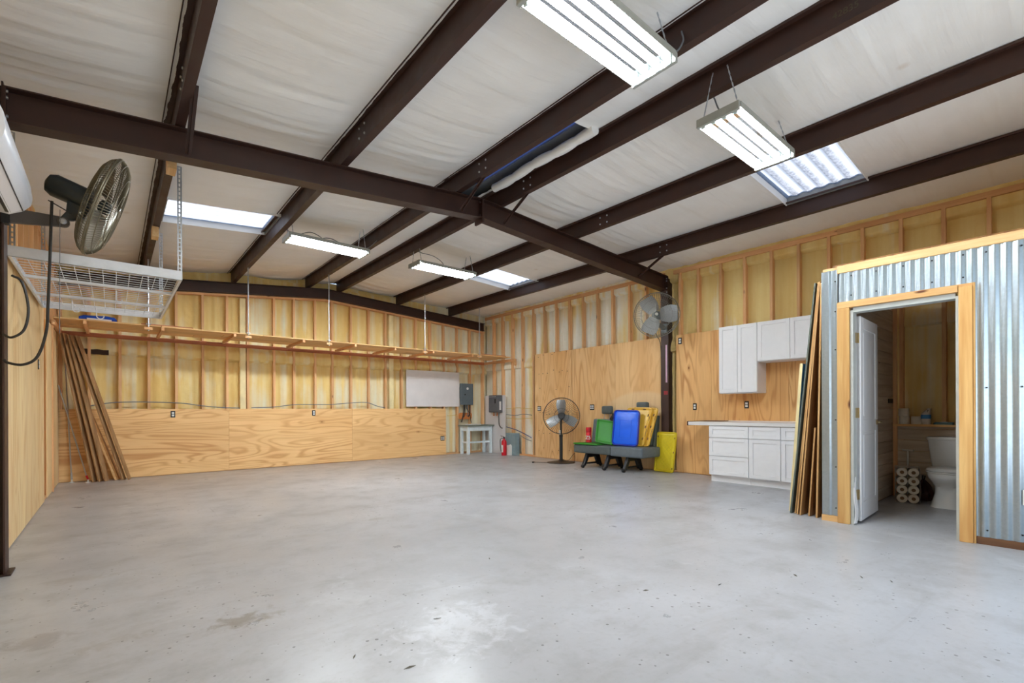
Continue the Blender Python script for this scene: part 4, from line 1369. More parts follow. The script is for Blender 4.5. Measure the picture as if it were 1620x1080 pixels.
# ================================================================== FANS
def fan_head(t, c, ax, up, rad, depth, cage, blade, motor_len, motor_r, nblade=3, wires=56, motor_mat='black_metal', rim=0.006, wr=0.0016, bl_w=0.15, phase=0.0, badge=0.045, rings=(0.36, 0.68, 0.93)):
    c, ax, up = Vector(c), Vector(ax).normalized(), Vector(up)
    rt = up.cross(ax).normalized()
    up = ax.cross(rt).normalized()
    def ring(r, d, rr, mb, n=48):
        mb.tube([c + ax * d + rt * (r * math.cos(2 * math.pi * k / n)) + up * (r * math.sin(2 * math.pi * k / n)) for k in range(n)], rr, 6, closed=True)
    for nm, sgn in (('front_guard', 1), ('rear_guard', -1)):
        mb = MB()
        ring(rad, sgn * 0.006, rim, mb)
        for fr in rings:
            ring(rad * fr, sgn * (0.006 + depth * (1 - fr ** 9) * (1 - .12 * fr)), wr * 1.4, mb, 36)
        for k in range(wires):
            a = 2 * math.pi * k / wires
            d = rt * math.cos(a) + up * math.sin(a)
            pts = []
            for f in (0.12, 0.35, 0.6, 0.8, 0.91, 0.965, 0.99, 1.0):
                pts.append(c + d * (rad * f) + ax * (sgn * (0.006 + depth * (1 - f ** 9) * (1 - 0.12 * f))))
            mb.tube(pts, wr, 3, cap=False)
        if sgn > 0:
            mb.lathe([(badge, depth + .004), (badge, depth + .010), (badge * .8, depth + .014)], c, ax, 18)
        mb.build(nm, cage, t)
    # blades
    for k in range(nblade):
        a = 2 * math.pi * k / nblade + phase
        d = rt * math.cos(a) + up * math.sin(a)
        tg = ax.cross(d)
        mb = MB()
        def bf(u, v):
            r = rad * (0.16 + 0.74 * u)
            wv = bl_w * (0.55 + 0.75 * math.sin(math.pi * (0.15 + .62 * u))) * (v - .5)
            tw = R(32 - 14 * u)
            return c + d * r + tg * (wv * math.cos(tw)) + ax * (wv * math.sin(tw) + 0.012 * math.cos(math.pi * (v - .5)))
        mb.grid(bf, 8, 6)
        mb2 = MB()
        mb2.grid(lambda u, v: Vector(bf(u, 1 - v)) - ax * .003, 8, 6)
        mb.add(mb2.v, mb2.f)
        mb.build('blade', blade, t, smooth=True)
    MB().lathe([(0.03, -.03), (0.05, -.02), (0.05, .03), (0.03, .045)], c, ax, 18).build('hub', motor_mat, t, smooth=True)
    MB().lathe([(motor_r * .55, -depth * .9), (motor_r * .98, -depth * .95), (motor_r, -depth - motor_len * .2), (motor_r, -depth - motor_len * .8), (motor_r * .75, -depth - motor_len * .95), (motor_r * .3, -depth - motor_len)], c, ax, 22).build('motor', motor_mat, t, smooth=True)
    return c, ax, up, rt

# left wall fan
t = thing('wall_fan', 'bronze-caged fan on a grey arm beside the air conditioner, seen edge-on', 'fan', (-0.57, 4.80, 2.45))
cL = (-0.045, 4.80, 2.695)
fan_head(t, cL, (0.95, -0.02, -0.31), (0.40, 0, 0.90), 0.385, 0.085, 'cage_bronze', 'blade_dull', 0.25, 0.082, 3, 110, 'dark_motor', 0.006, 0.0022, 0.17, 0.4)
mb = MB()
mb.loft([[(-0.545, 4.78, 2.452), (-0.545, 4.82, 2.452), (-0.545, 4.82, 2.556), (-0.545, 4.78, 2.556)], [(-0.27, 4.785, 2.490), (-0.27, 4.815, 2.490), (-0.27, 4.815, 2.560), (-0.27, 4.785, 2.560)]])
mb.lathe([(.036, -.022), (.036, .022)], (-0.27, 4.80, 2.525), (0, 1, 0), 18)
mb.build('wall_arm', 'arm', t, bevel=.004)
MB().box(-0.582, -0.545, 4.77, 4.83, 2.44, 2.57).build('mount_plate', 'black_metal', t)
MB().tube([(-0.285, 4.76, 2.60), (-0.290, 4.76, 1.70)], .0022, 5).build('pull_cord', 'grey_cable', t)
MB().lathe([(.022, -.004), (.022, .004), (.012, .009)], (-0.27, 4.776, 2.525), (0, -1, 0), 14).build('pivot_bolt', 'zinc', t)
mb = MB()
mb.loft([[(-0.29, 4.78, 2.545), (-0.22, 4.78, 2.545), (-0.22, 4.82, 2.545), (-0.29, 4.82, 2.545)], [(-0.255, 4.77, 2.60), (-0.125, 4.77, 2.60), (-0.125, 4.83, 2.60), (-0.255, 4.83, 2.60)], [(-0.24, 4.77, 2.76), (-0.13, 4.77, 2.70), (-0.13, 4.83, 2.70), (-0.24, 4.83, 2.76)]])
mb.build('tilt_yoke', 'dark_motor', t, bevel=.006)
MB().tube([(-0.345, 4.74, 2.645), (-0.33, 4.75, 2.64), (-0.22, 4.76, 2.585)], .004, 6).build('oscillation_rod', 'black_metal', t)

# right wall fan on the column
t = thing('wall_fan', 'grey-caged fan on the brown steel column, above the plywood', 'fan', (7.66, 4.84, 2.75))
cR = (7.30, 4.765, 2.785)
fan_head(t, cR, (-0.83, -0.55, -0.03), (0, 0, 1), 0.385, 0.085, 'cage_grey', 'blade', 0.16, 0.085, 3, 64, 'panel_grey', 0.007, 0.0018, 0.24, 0.05, 0.03)
mb = MB()
mb.bar((7.47, 4.86, 2.66), (7.70, 4.86, 2.60), .05, .07)
mb.build('wall_arm', 'panel_grey', t, bevel=.004)
MB().box(7.672, 7.699, 4.80, 4.92, 2.52, 2.68).build('mount_plate', 'panel_grey', t)
MB().lathe([(.04, 0), (.04, .16)], (7.46, 4.86, 2.60), (0, 0, 1), 14).build('tilt_yoke', 'panel_grey', t)
tag(MB().tube(smooth_pts([(7.52, 4.95, 2.62), (7.62, 4.985, 2.50), (7.79, 5.00, 2.30), (7.803, 5.00, 1.5), (7.803, 5.0, 1.22), (7.80, 4.985, 1.06), (7.79, 4.945, 0.98), (7.77, 4.938, 0.96)]), .006, 6).build('cable', 'cable', smooth=True), 'thin black fan cord hanging on the plywood beside the steel column', 'cable')

# pedestal fan
t = thing('pedestal_fan', 'black pedestal fan with round cage standing beside the grey bench seat', 'fan', (7.40, 7.19, 0))
MB().lathe([(.30, 0), (.30, .012), (.24, .022), (.07, .045), (.035, .07)], (7.40, 7.19, 0), (0, 0, 1), 36).build('base', 'black_metal', t, smooth=True)
MB().lathe([(.036, .06), (.036, .55), (.04, .555), (.04, .60), (.024, .605), (.022, .93)], (7.40, 7.19, 0), (0, 0, 1), 16).build('pole', 'black_metal', t, smooth=True)
MB().box(7.362, 7.363, 7.168, 7.212, .60, .70).build('sticker', 'white_plastic', t)
fan_head(t, (7.355, 7.13, 1.005), (-0.72, -0.69, 0.02), (0, 0, 1), 0.385, 0.085, 'black_metal', 'blade', 0.13, 0.085, 3, 56, 'black', 0.008, 0.0021, 0.17, R(92), 0.07, rings=(0.4,))
MB().loft([[(7.40 + a, 7.19 + b, .92) for a, b in ((-.03, -.03), (.03, -.03), (.03, .03), (-.03, .03))], [(7.41 + a, 7.19 + b, 1.0) for a, b in ((-.04, -.04), (.04, -.04), (.04, .04), (-.04, .04))]]).build('neck', 'black', t, bevel=.004)
MB().tube(smooth_pts([(7.50, 7.32, .99), (7.62, 7.38, .5), (7.60, 7.40, .12), (7.66, 7.25, .02), (7.74, 7.15, .16), (7.60, 6.98, .20), (7.52, 6.92, .03), (7.38, 7.0, .012), (7.1, 7.35, .012), (6.93, 7.55, .012)]), .005, 6).build('cord', 'cable', t, smooth=True)
MB().box(6.90, 6.945, 7.54, 7.575, .004, .026).build('plug', 'black', t, bevel=.003)

# ================================================================== AIR CONDITIONER
t = thing('air_conditioner', 'ivory wall-mounted air conditioner at the left edge, above the fan arm', 'air conditioner', (-0.53, 3.9, 2.42))
prof = [(-0.648, 2.70), (-0.648, 2.43), (-0.60, 2.405), (-0.50, 2.395), (-0.435, 2.430), (-0.400, 2.475), (-0.392, 2.52), (-0.402, 2.60), (-0.425, 2.655), (-0.46, 2.69), (-0.52, 2.705)]
ya, yb = 3.36, 4.40
MB().loft([[(p[0], ya, p[1]) for p in prof], [(p[0], yb, p[1]) for p in prof]]).build('casing', 'ac_white', t, bevel=.006, seg=2, smooth=True)
MB().loft([[(p[0] * 1.0 + .0, yy, p[1] - .004) for p in ((-0.495, 2.399), (-0.437, 2.434), (-0.440, 2.428), (-0.493, 2.391))] for yy in (ya + .06, yb - .05)]).build('louver', 'ac_white', t)
MB().loft([[(p[0], yy, p[1]) for p in ((-0.512, 2.3985), (-0.486, 2.3985), (-0.486, 2.391), (-0.512, 2.391))] for yy in (ya + .06, yb - .06)]).build('air_slot', 'black', t)
MB().box(-0.438, -0.434, ya + .01, yb - .01, 2.424, 2.431).build('panel_seam', 'black', t)

# dangling cables on the left
tag(MB().tube(smooth_pts([(-0.52, 4.66, 2.06), (-0.47, 4.66, 2.02), (-0.44, 4.66, 1.85), (-0.46, 4.66, 1.70), (-0.52, 4.67, 1.64), (-0.565, 4.70, 1.66)]), .008, 8).build('cable', 'cable', smooth=True), 'short black cable looped at the left edge in front of the pale plywood', 'cable')
tag(MB().tube(smooth_pts([(-0.325, 4.73, 2.64), (-0.33, 4.72, 2.45), (-0.335, 4.70, 2.2), (-0.345, 4.70, 1.9), (-0.355, 4.70, 1.70), (-0.40, 4.70, 1.52), (-0.47, 4.70, 1.46), (-0.545, 4.72, 1.47), (-0.565, 4.73, 1.49)]), .009, 8).build('cable', 'cable', smooth=True), 'long black cable hanging from the edge-on fan in a deep curve', 'cable')

# ================================================================== HIGH SHELF ON THE BACK WALL
YS = 9.30                                     # front edge of the shelf
sh = thing('wall_shelf', 'long open timber shelf hung high along the back wall on steel rods', 'shelf', (3.6, 10.0, 2.36))
MB().box(XL + .02, 1.35, YB - .040, YB - .002, 2.366, 2.434).build('ledger', 'ledger', sh)
MB().box(1.352, 3.6, YB - .040, YB - .002, 2.364, 2.432).build('ledger', 'ledger', sh)
MB().box(3.602, XR - .05, YB - .040, YB - .002, 2.362, 2.430).build('ledger', 'ledger', sh)
MB().box(XR - .040, XR - .002, YS - .10, YB - .042, 2.366, 2.434).build('ledger', 'plate_y', sh)
MB().box(XL + .02, XL + .055, YS, YB - .042, 2.366, 2.434).build('ledger', 'plate_y', sh)
# deck boards run along the wall
zd = 2.462
brd = []
for r_, cuts in enumerate(((0.60, 2.05, 3.72, 5.55), (1.5, 3.9, 6.1), (1.1, 3.2, 5.2, 6.6))):
    xs = [XL + .03, *cuts, XR - .06]
    for k, (xa, xb) in enumerate(zip(xs, xs[1:])):
        brd.append((xa + .003, xb - .003, YS + r_ * .318, YS + r_ * .318 + .313, .0))
for (a, b, c, d, dz) in brd:
    MB().box(a, b, c, d, zd + dz, zd + dz + .02).build('plank', 'pine_x', sh, bevel=.002)
MB().box(0.35, 1.02, YS + .02, YS + .11, zd + .0205, zd + .038).build('plank', 'ledger', sh, bevel=.002)
MB().box(6.9, 7.62, YS + .02, YS + .10, zd + .0205, zd + .038).build('plank', 'ledger', sh, bevel=.002)
for xx in (-0.30, 0.62, 1.62, 2.75, 3.74, 4.6, 5.52, 6.6):
    MB().box(xx - .019, xx + .019, YS + .01, YB - .042, 2.412, zd - .001).build('joist', 'plate_y', sh)
for (xx, zt, lab) in ((0.435, rafter_top(.475), 0), (1.815, rafter_top(1.848), 0), (3.20, rafter_top(3.23), 0), (5.285, rafter_top(5.318), 0), (6.765, rafter_top(6.798), 0)):
    yy = YS - .025
    MB().tube([(xx, yy, 2.385), (xx, yy, zt + .001)], .010, 8).build('hanger_rod', 'zinc', sh)
    MB().box(xx - .03, xx + .03, yy - .03, yy + .055, zd + .0205, zd + .028).build('washer_plate', 'zinc', sh)
    MB().box(xx - .05, xx + .05, yy - .019, yy + .019, 2.400, 2.440).build('rod_block', 'plate_x', sh)
tag(MB().bar((XR - .03, YS - .13, 2.42), (XR - .055, YS - .16, 2.26), .05, .04, (1, 0, 0)).build('offcut_block', 'plate_y'), 'orange foam-smeared timber offcut under the right end of the shelf', 'timber offcut')
t = thing('tarp_bundle', 'blue folded tarp lying on the shelf above the leaning boards', 'tarp', (-.1, 9.5, zd + .021))
mb = MB()
mb.loft([[(x, 9.52 + p[0], zd + .022 + p[1] * s) for p in rrect(.24, .075, .03, 4)] for x, s in ((-.37, .7), (-.32, 1.0), (-.05, 1.15), (.03, 1.0), (.06, .6))])
mb.build('folds', plain('blue_tarp', (24, 70, 168), 0.35), t, smooth=True)
MB().box(-.28, .0, 9.388, 9.398, zd + .024, zd + .055).build('clear_edge', 'film', t, bevel=.003)

# ================================================================== BOARDS LEANING IN THE LEFT CORNER
def lean_board(b, tp, w, th, mat, name, label, cat='board', turn=0.0):
    """b and tp are the foot and head of the near lower edge; turn swings the broad face toward the room."""
    o = MB()
    b, tp = Vector(b), Vector(tp)
    d = (tp - b).normalized()
    side = Vector((math.sin(turn), math.cos(turn), 0))
    side = (side - d * side.dot(d)).normalized()
    nn = d.cross(side).normalized()
    if nn.z < 0:
        nn = -nn
    a = [b, b + side * w, b + side * w + nn * th, b + nn * th]
    def drop(p): return p - d * (p.z / d.z)
    a = [drop(p) + d * (0.004 / d.z) for p in a]
    L = (tp - b).length
    o.loft([a, [p + d * L for p in a]])
    return tag(o.build(name, mat, bevel=.002), label, cat)
lean = [((-0.250, 10.20), (-0.630, 10.02, 2.34), .115, .020, 0.42, 'old_z', 'brown board in the left corner, nearest the steel pole'),
        ((-0.175, 10.19), (-0.580, 10.02, 2.34), .115, .020, 0.42, 'old_z', 'brown board leaning in the left corner, second from the steel pole'),
        ((-0.100, 10.19), (-0.530, 10.02, 2.32), .115, .018, 0.42, 'old_z', 'brown board in the left corner, third from the steel pole'),
        ((0.030, 10.26), (-0.33, 10.22, 1.17), .09, .030, 0.3, 'pine_y', 'short pale orange board leaning in the left corner, lowest of all'),
        ((0.075, 10.36), (-0.36, 10.35, 1.32), .07, .030, 0.2, 'old_z', 'short dull board leaning behind the pale orange one'),
        ((0.120, 10.20), (-0.500, 10.03, 2.32), .12, .020, 0.36, 'old_z', 'wide brown board in the left corner, second from the open floor'),
        ((0.195, 10.19), (-0.440, 10.05, 2.32), .11, .022, 0.28, 'old_z', 'wide brown board in the left corner, outermost toward the open floor')]
for (b, tp, w_, th, tn, m, lab) in lean:
    lean_board((b[0], b[1], 0), tp, w_, th, m, 'leaning_board', lab, turn=tn)
def jack_pole(b, tp, label, collar='red'):
    t = thing('jack_pole', label, 'pole', (b[0], b[1], 0))
    b, tp = Vector(b), Vector(tp)
    MB().lathe([(.035, 0), (.035, .008), (.012, .016), (.012, .05)], (b.x, b.y, 0), (0, 0, 1), 14).build('foot', 'white_plastic', t)
    MB().tube([b + V(0, 0, .05), b.lerp(tp, .06) + V(0, 0, .02)], .013, 8).build('collar', collar, t)
    MB().tube([b.lerp(tp, .03) + V(0, 0, .02), tp], .009, 8).build('tube', 'zinc', t)
jack_pole((-0.300, 10.26, 0), (-0.640, 10.22, 1.55), 'thin steel pole with a red collar leaning beside the brown boards')
jack_pole((-0.50, 10.40, 0), (-0.585, 10.40, 2.3), 'thin dark steel rod standing nearest the left wall corner', 'zinc')

# ================================================================== BACK-RIGHT CORNER
tag(MB().box(5.448, 6.975, YB - .016, YB - .002, 1.228, 2.122).build('display_board', 'fibre_board', bevel=.002), 'blank pale grey board fixed to the studs above the plywood', 'board')
t = thing('breaker_panel', 'dark grey breaker panel beside the blank pale board', 'electrical panel', (7.185, YB - .05, 1.28))
MB().box(6.995, 7.375, YB - .075, YB - .002, 1.275, 1.838).build('box', 'panel_grey', t, bevel=.004)
MB().box(7.000, 7.370, YB - .084, YB - .076, 1.28, 1.833).build('cover', 'panel_grey', t, bevel=.003)
MB().lathe([(.034, 0), (.034, .003)], (7.19, YB - .0845, 1.705), (0, -1, 0), 18).build('sticker', 'white_plastic', t)
MB().box(7.09, 7.13, YB - .092, YB - .0845, 1.53, 1.565).build('latch', 'black', t, bevel=.003)
MB().box(6.985, 6.999, YB - .060, YB - .012, 1.45, 1.75).build('side_plate', 'panel_grey', t)
for k, (xa, xb, zb, mt) in enumerate(((7.11, 7.03, .82, 'cable'), (7.20, 7.34, .80, 'cable'), (7.22, 7.20, .98, 'grey_cable'), (7.30, 7.24, .96, 'cable'), (7.14, 7.10, .95, 'cable'))):
    MB().tube(smooth_pts([(xa, YB - .03, 1.30), (xa, YB - .03, 1.18), ((xa + xb) / 2 + .02, YB - .035, 1.04), (xb, YB - .03, zb)]), .016 if k in (0, 3) else .010, 8).build('conduit', mt, t, smooth=True)
MB().loft([[(7.17 + p[0] * s, YB + dy, .90 + p[1]) for p in rrect(.42, .17, .05, 4)] for dy, s in ((-.022, .8), (-.008, 1.0), (-.001, 1.0))]).build('sealing_foam', 'orange_foam', t, smooth=True)

t = thing('work_table', 'pale blue painted work table under the breaker panel', 'table', (7.38, 10.25, 0))
for xx, yy in ((7.00, 10.10), (7.715, 10.10), (7.00, 10.40), (7.715, 10.40)):
    MB().box(xx - .035, xx + .035, yy - .035, yy + .035, 0, .715).build('leg', 'pale_blue_paint', t, bevel=.004)
MB().box(6.925, 7.79, 10.02, 10.475, .718, .752).build('tabletop', 'bench_top', t, bevel=.004)
for a in ((7.035, 7.68, 10.075, 10.10, .60, .716), (7.035, 7.68, 10.40, 10.425, .60, .716), (6.975, 7.0, 10.135, 10.365, .60, .716), (7.715, 7.74, 10.135, 10.365, .60, .716)):
    MB().box(*a).build('apron', 'pale_blue_paint', t)
for a in ((7.036, 7.679, 10.09, 10.12, .285, .325), (7.0 - .012, 7.012, 10.136, 10.364, .285, .325), (7.703, 7.727, 10.136, 10.364, .285, .325)):
    MB().box(*a).build('stretcher', 'pale_blue_paint', t)
tag(MB().box(7.08, 7.46, 10.16, 10.36, .7535, .772).build('paper_stack', 'paper', bevel=.003), 'flat white stack of papers lying on the pale blue table', 'papers')

tag(MB().box(XR - .018, XR - .002, 9.594, 10.46, 0.003, 1.525).build('backing_board', 'fibre_board', bevel=.002), 'pale grey backing board behind the tankless heater', 'board')
t = thing('tankless_heater', 'graphite tankless water heater on the pale grey backing board', 'water heater', (7.75, 9.93, 1.07))
MB().box(7.665, XR - .02, 9.70, 10.10, 1.075, 1.525).build('casing', 'heater', t, bevel=.012, seg=2)
MB().box(7.645, 7.664, 9.715, 10.085, 1.09, 1.51).build('front_cover', 'heater', t, bevel=.008)
MB().box(7.640, 7.645, 9.77, 9.83, 1.31, 1.43).build('display', 'black', t, bevel=.002)
MB().box(7.640, 7.645, 9.76, 10.06, 1.475, 1.495).build('badge_strip', 'zinc', t)
MB().box(7.70, 7.76, 9.696, 9.6995, 1.14, 1.36).build('rating_plate', 'white_plastic', t)
for yy in (9.84, 9.98):
    MB().tube([(7.74, yy, 1.076), (7.74, yy, 1.00)], .014, 8).build('pipe', 'copper', t)
    MB().lathe([(.024, 0), (.024, .03)], (7.74, yy, .985), (0, 0, 1), 10).build('union_nut', 'copper', t)
MB().tube(smooth_pts([(7.73, 9.76, 1.08), (7.73, 9.76, .90), (7.725, 9.74, .76), (7.72, 9.66, .68), (7.72, 9.60, .67)]), .011, 8).build('power_cord', 'cable', t, smooth=True)
t = thing('fire_extinguisher', 'red fire extinguisher standing on the floor before the grey steel box', 'fire extinguisher', (7.53, 9.30, 0))
MB().lathe([(.062, 0), (.066, .008), (.066, .32), (.055, .365), (.026, .395), (.022, .42)], (7.53, 9.30, 0), (0, 0, 1), 20).build('cylinder', 'red', t, smooth=True)
MB().lathe([(.024, .421), (.024, .45), (.012, .46)], (7.53, 9.30, 0), (0, 0, 1), 12).build('valve', 'black', t)
MB().bar((7.53, 9.30, .47), (7.47, 9.36, .49), .018, .012).build('handle', 'black', t)
MB().bar((7.53, 9.30, .457), (7.48, 9.355, .455), .016, .006).build('trigger', 'black', t)
MB().tube(smooth_pts([(7.52, 9.32, .43), (7.46, 9.36, .40), (7.455, 9.36, .25), (7.47, 9.35, .10)]), .009, 6).build('hose', 'black', t, smooth=True)
MB().grid(lambda u, v: (7.53 + .0672 * math.cos(R(150 + 60 * u)), 9.30 + .0672 * math.sin(R(150 + 60 * u)), .08 + .18 * v), 6, 1).build('label', 'white_plastic', t)
t = thing('floor_cabinet', 'grey steel electrical box standing on the floor against the studs', 'steel box', (7.74, 9.13, 0))
MB().box(7.672, XR - .004, 9.045, 9.40, 0.002, .555).build('box', 'box_grey', t, bevel=.005)
MB().box(7.662, 7.671, 9.05, 9.395, 0.006, .55).build('cover', 'box_grey', t, bevel=.002)
t = thing('white_jug', 'small white plastic container between extinguisher and grey steel box', 'container', (7.62, 9.205, 0))
MB().box(7.585, 7.655, 9.135, 9.265, 0, .255).build('body', 'white_plastic', t, bevel=.012, seg=2)
MB().lathe([(.02, .256), (.02, .275)], (7.62, 9.16, 0), (0, 0, 1), 12).build('cap', 'white_plastic', t)

# loose cables in the stud bays
def run(pts, r, mat, label, name='loose_cable'):
    tag(MB().tube(smooth_pts(pts), r, 6).build(name, mat, smooth=True), label, 'cable')
yw = YB - .008
run([(-0.32, yw, 1.22), (-.1, yw, 1.27), (.1, yw, 1.295), (.5, yw, 1.30), (.95, yw, 1.285), (1.3, yw, 1.235), (1.6, yw, 1.205), (1.9, yw, 1.195)], .009, 'grey_cable', 'dark cable arching over the plywood top, behind the leaning boards')
run([(2.1, yw, 1.20), (2.5, yw, 1.215), (2.9, yw, 1.265), (3.3, yw, 1.27), (3.7, yw, 1.275), (4.1, yw, 1.31), (4.45, yw, 1.32), (4.7, yw, 1.24), (4.9, yw, 1.20)], .009, 'grey_cable', 'dark cable arching over the middle plywood sheet of the back wall')
xw = XR - .008
run([(xw, 9.56, .70), (xw, 9.2, .64), (xw, 8.9, .56), (xw, 8.60, .46)], .010, 'blue_cable', 'dark blue cable drooping across the studs above the grey steel box')
run([(xw, 9.0, .50), (xw, 8.8, .42), (xw, 8.60, .38)], .008, 'grey_cable', 'thin grey cable under the dark blue one')
run([(xw, 9.56, 1.02), (xw, 9.2, 1.00), (xw, 8.9, 1.03), (xw, 8.58, 1.01)], .008, 'grey_cable', 'grey cable strung across the studs right of the heater board')
run([(xw, 9.56, 1.17), (xw, 9.1, 1.19), (xw, 8.8, 1.17), (xw, 8.58, 1.175)], .007, 'yellow_cable', 'upper yellow cable strung across the studs right of the heater board')
run([(xw, 9.56, .93), (xw, 9.1, .91), (xw, 8.8, .93), (xw, 8.58, .92)], .007, 'yellow_cable', 'lower yellow cable strung across the studs right of the heater board')
run([(6.60, yw, .99), (6.75, yw, 1.0), (6.90, yw, 1.005)], .007, 'yellow_cable', 'yellow cable in the pale gap beside the last plywood sheet')

# ================================================================== OUTLETS
def outlet(p, nrm, wide, label):
    """wide: a two-gang box. p is the centre on the surface."""
    p, nrm = Vector(p), Vector(nrm)
    a = Vector((0, 0, 1)).cross(nrm)
    t = thing('outlet', label, 'outlet', p, 'wall outlets')
    hw = .058 if wide else .034
    def slab(u0, u1, z0, z1, d0, d1, nm, mat):
        vs = [p + a * u + V(0, 0, z) + nrm * d for d in (d0, d1) for (u, z) in ((u0, z0), (u1, z0), (u1, z1), (u0, z1))]
        MB().add(vs, [(3, 2, 1, 0), (4, 5, 6, 7), (0, 1, 5, 4), (1, 2, 6, 5), (2, 3, 7, 6), (3, 0, 4, 7)]).build(nm, mat, t)
    slab(-hw, hw, -.058, .058, .001, .006, 'box', 'black')
    for u in ((-.026, .026) if wide else (0,)):
        for z in (-.022, .022):
            slab(u - .018, u + .018, z - .016, z + .016, .007, .012, 'receptacle', 'white_plastic')
    return t
yp, xp = YB - .0145, XR - .0145
outlet((0.837, yp, 1.085), (0, -1, 0), False, 'single outlet on the first plywood sheet of the back wall, right of the boards')
outlet((3.281, yp, 1.090), (0, -1, 0), False, 'single outlet on the middle plywood sheet of the back wall')
outlet((6.456, yp, 0.423), (0, -1, 0), True, 'double outlet low at the end of the last back-wall sheet')
outlet((xp, 8.307, 1.168), (-1, 0, 0), True, 'double outlet left of the pedestal fan, on the pale plywood')
outlet((xp, 6.673, 1.186), (-1, 0, 0), True, 'double outlet between the pedestal fan and the headrest')
outlet((xp, 4.342, 1.179), (-1, 0, 0), False, 'single outlet on the plywood above the free end of the counter')
outlet((xp, 4.62, 2.360), (-1, 0, 0), False, 'single outlet high on the plywood beside the caged fan')
outlet((xp, 3.452, 1.202), (-1, 0, 0), False, 'single outlet under the tall wall cabinet')
outlet((XL + .0145, 7.744, 1.684), (1, 0, 0), False, 'single outlet on the left wall below the hanging cable')

# marks on the right column
cm = MB().box(XRI - .0015, XRI - .0003, YR - .050, YR - .018, 1.62, 2.30).build('size_strip', 'decal_pink', column_r)
MB().box(XRI - .0015, XRI - .0003, YR - .060, YR + .02, 1.40, 1.47).build('red_tag', 'decal_red', column_r)

# ================================================================== VAN BENCH SEAT AND WHAT IS ON IT
y0, y1 = 4.90, 6.52
t = thing('van_bench', 'grey three-place van bench seat on black legs against the plywood', 'bench seat', (7.35, 5.7, 0))
def rbox(x0, x1, ya, yb, z0, z1, r, nm, mat, lean=0.0):
    mb = MB().box(x0, x1, ya, yb, z0, z1)
    if lean:
        for i, p in enumerate(mb.v):
            mb.v[i] = Vector((p.x + (p.z - z0) * lean, p.y, p.z))
    return mb.build(nm, mat, t, bevel=r, seg=3, smooth=True)
rbox(7.06, 7.62, 5.605, y1, .285, .452, .035, 'seat_cushion', 'van_grey')
rbox(7.05, 7.62, y0, 5.60, .275, .455, .035, 'seat_cushion', 'van_grey_light')
rbox(7.555, 7.655, 5.61, 6.49, .46, .945, .035, 'backrest', 'van_grey_light', .16)
rbox(7.555, 7.655, 5.05, 5.60, .46, 1.05, .035, 'backrest', 'van_dark', .16)
rbox(7.57, 7.68, 5.00, 5.048, .40, 1.02, .02, 'side_shell', 'van_dark', .14)
for yy, zz in ((6.16, 1.045), (5.32, 1.11)):
    hr = rbox(7.635, 7.725, yy - .125, yy + .125, zz, zz + .165, .04, 'headrest', 'van_grey')
    for s in (-.065, .065):
        MB().tube([(7.66, yy + s, zz - .12), (7.675, yy + s, zz + .02)], .006, 6).build('post', 'zinc', hr)
for yy in (6.25, 5.72, 5.28):
    mb = MB()
    mb.prism([(.11, .28), (0, .06), (0, .035), (.06, .035), (.10, .085), (.16, .20), (.36, .20), (.42, .085), (.45, .035), (.55, .035), (.55, .06), (.47, .28)], (7.03, yy - .03, 0), (1, 0, 0), (0, 0, 1), (0, 1, 0), .06)
    mb.box(7.115, 7.465, yy - .02, yy + .02, .07, .10)
    lg = mb.build('leg', 'black', t, bevel=.008)
    for xx in (7.035, 7.565):
        MB().lathe([(.030, -.025), (.034, -.01), (.034, .01), (.030, .025)], (xx, yy, .034), (0, 1, 0), 14).build('foot', 'black', lg, smooth=True)
mb = MB()
mb.bar((7.63, 6.03, .93), (7.60, 5.92, 1.04), .05, .06)
mb.bar((7.60, 5.97, 1.04), (7.62, 5.78, 1.02), .06, .05)
mb.bar((7.61, 5.98, .96), (7.56, 5.96, .80), .045, .012, (1, 0, 0))
mb.build('belt_buckle', 'black', t, bevel=.008)

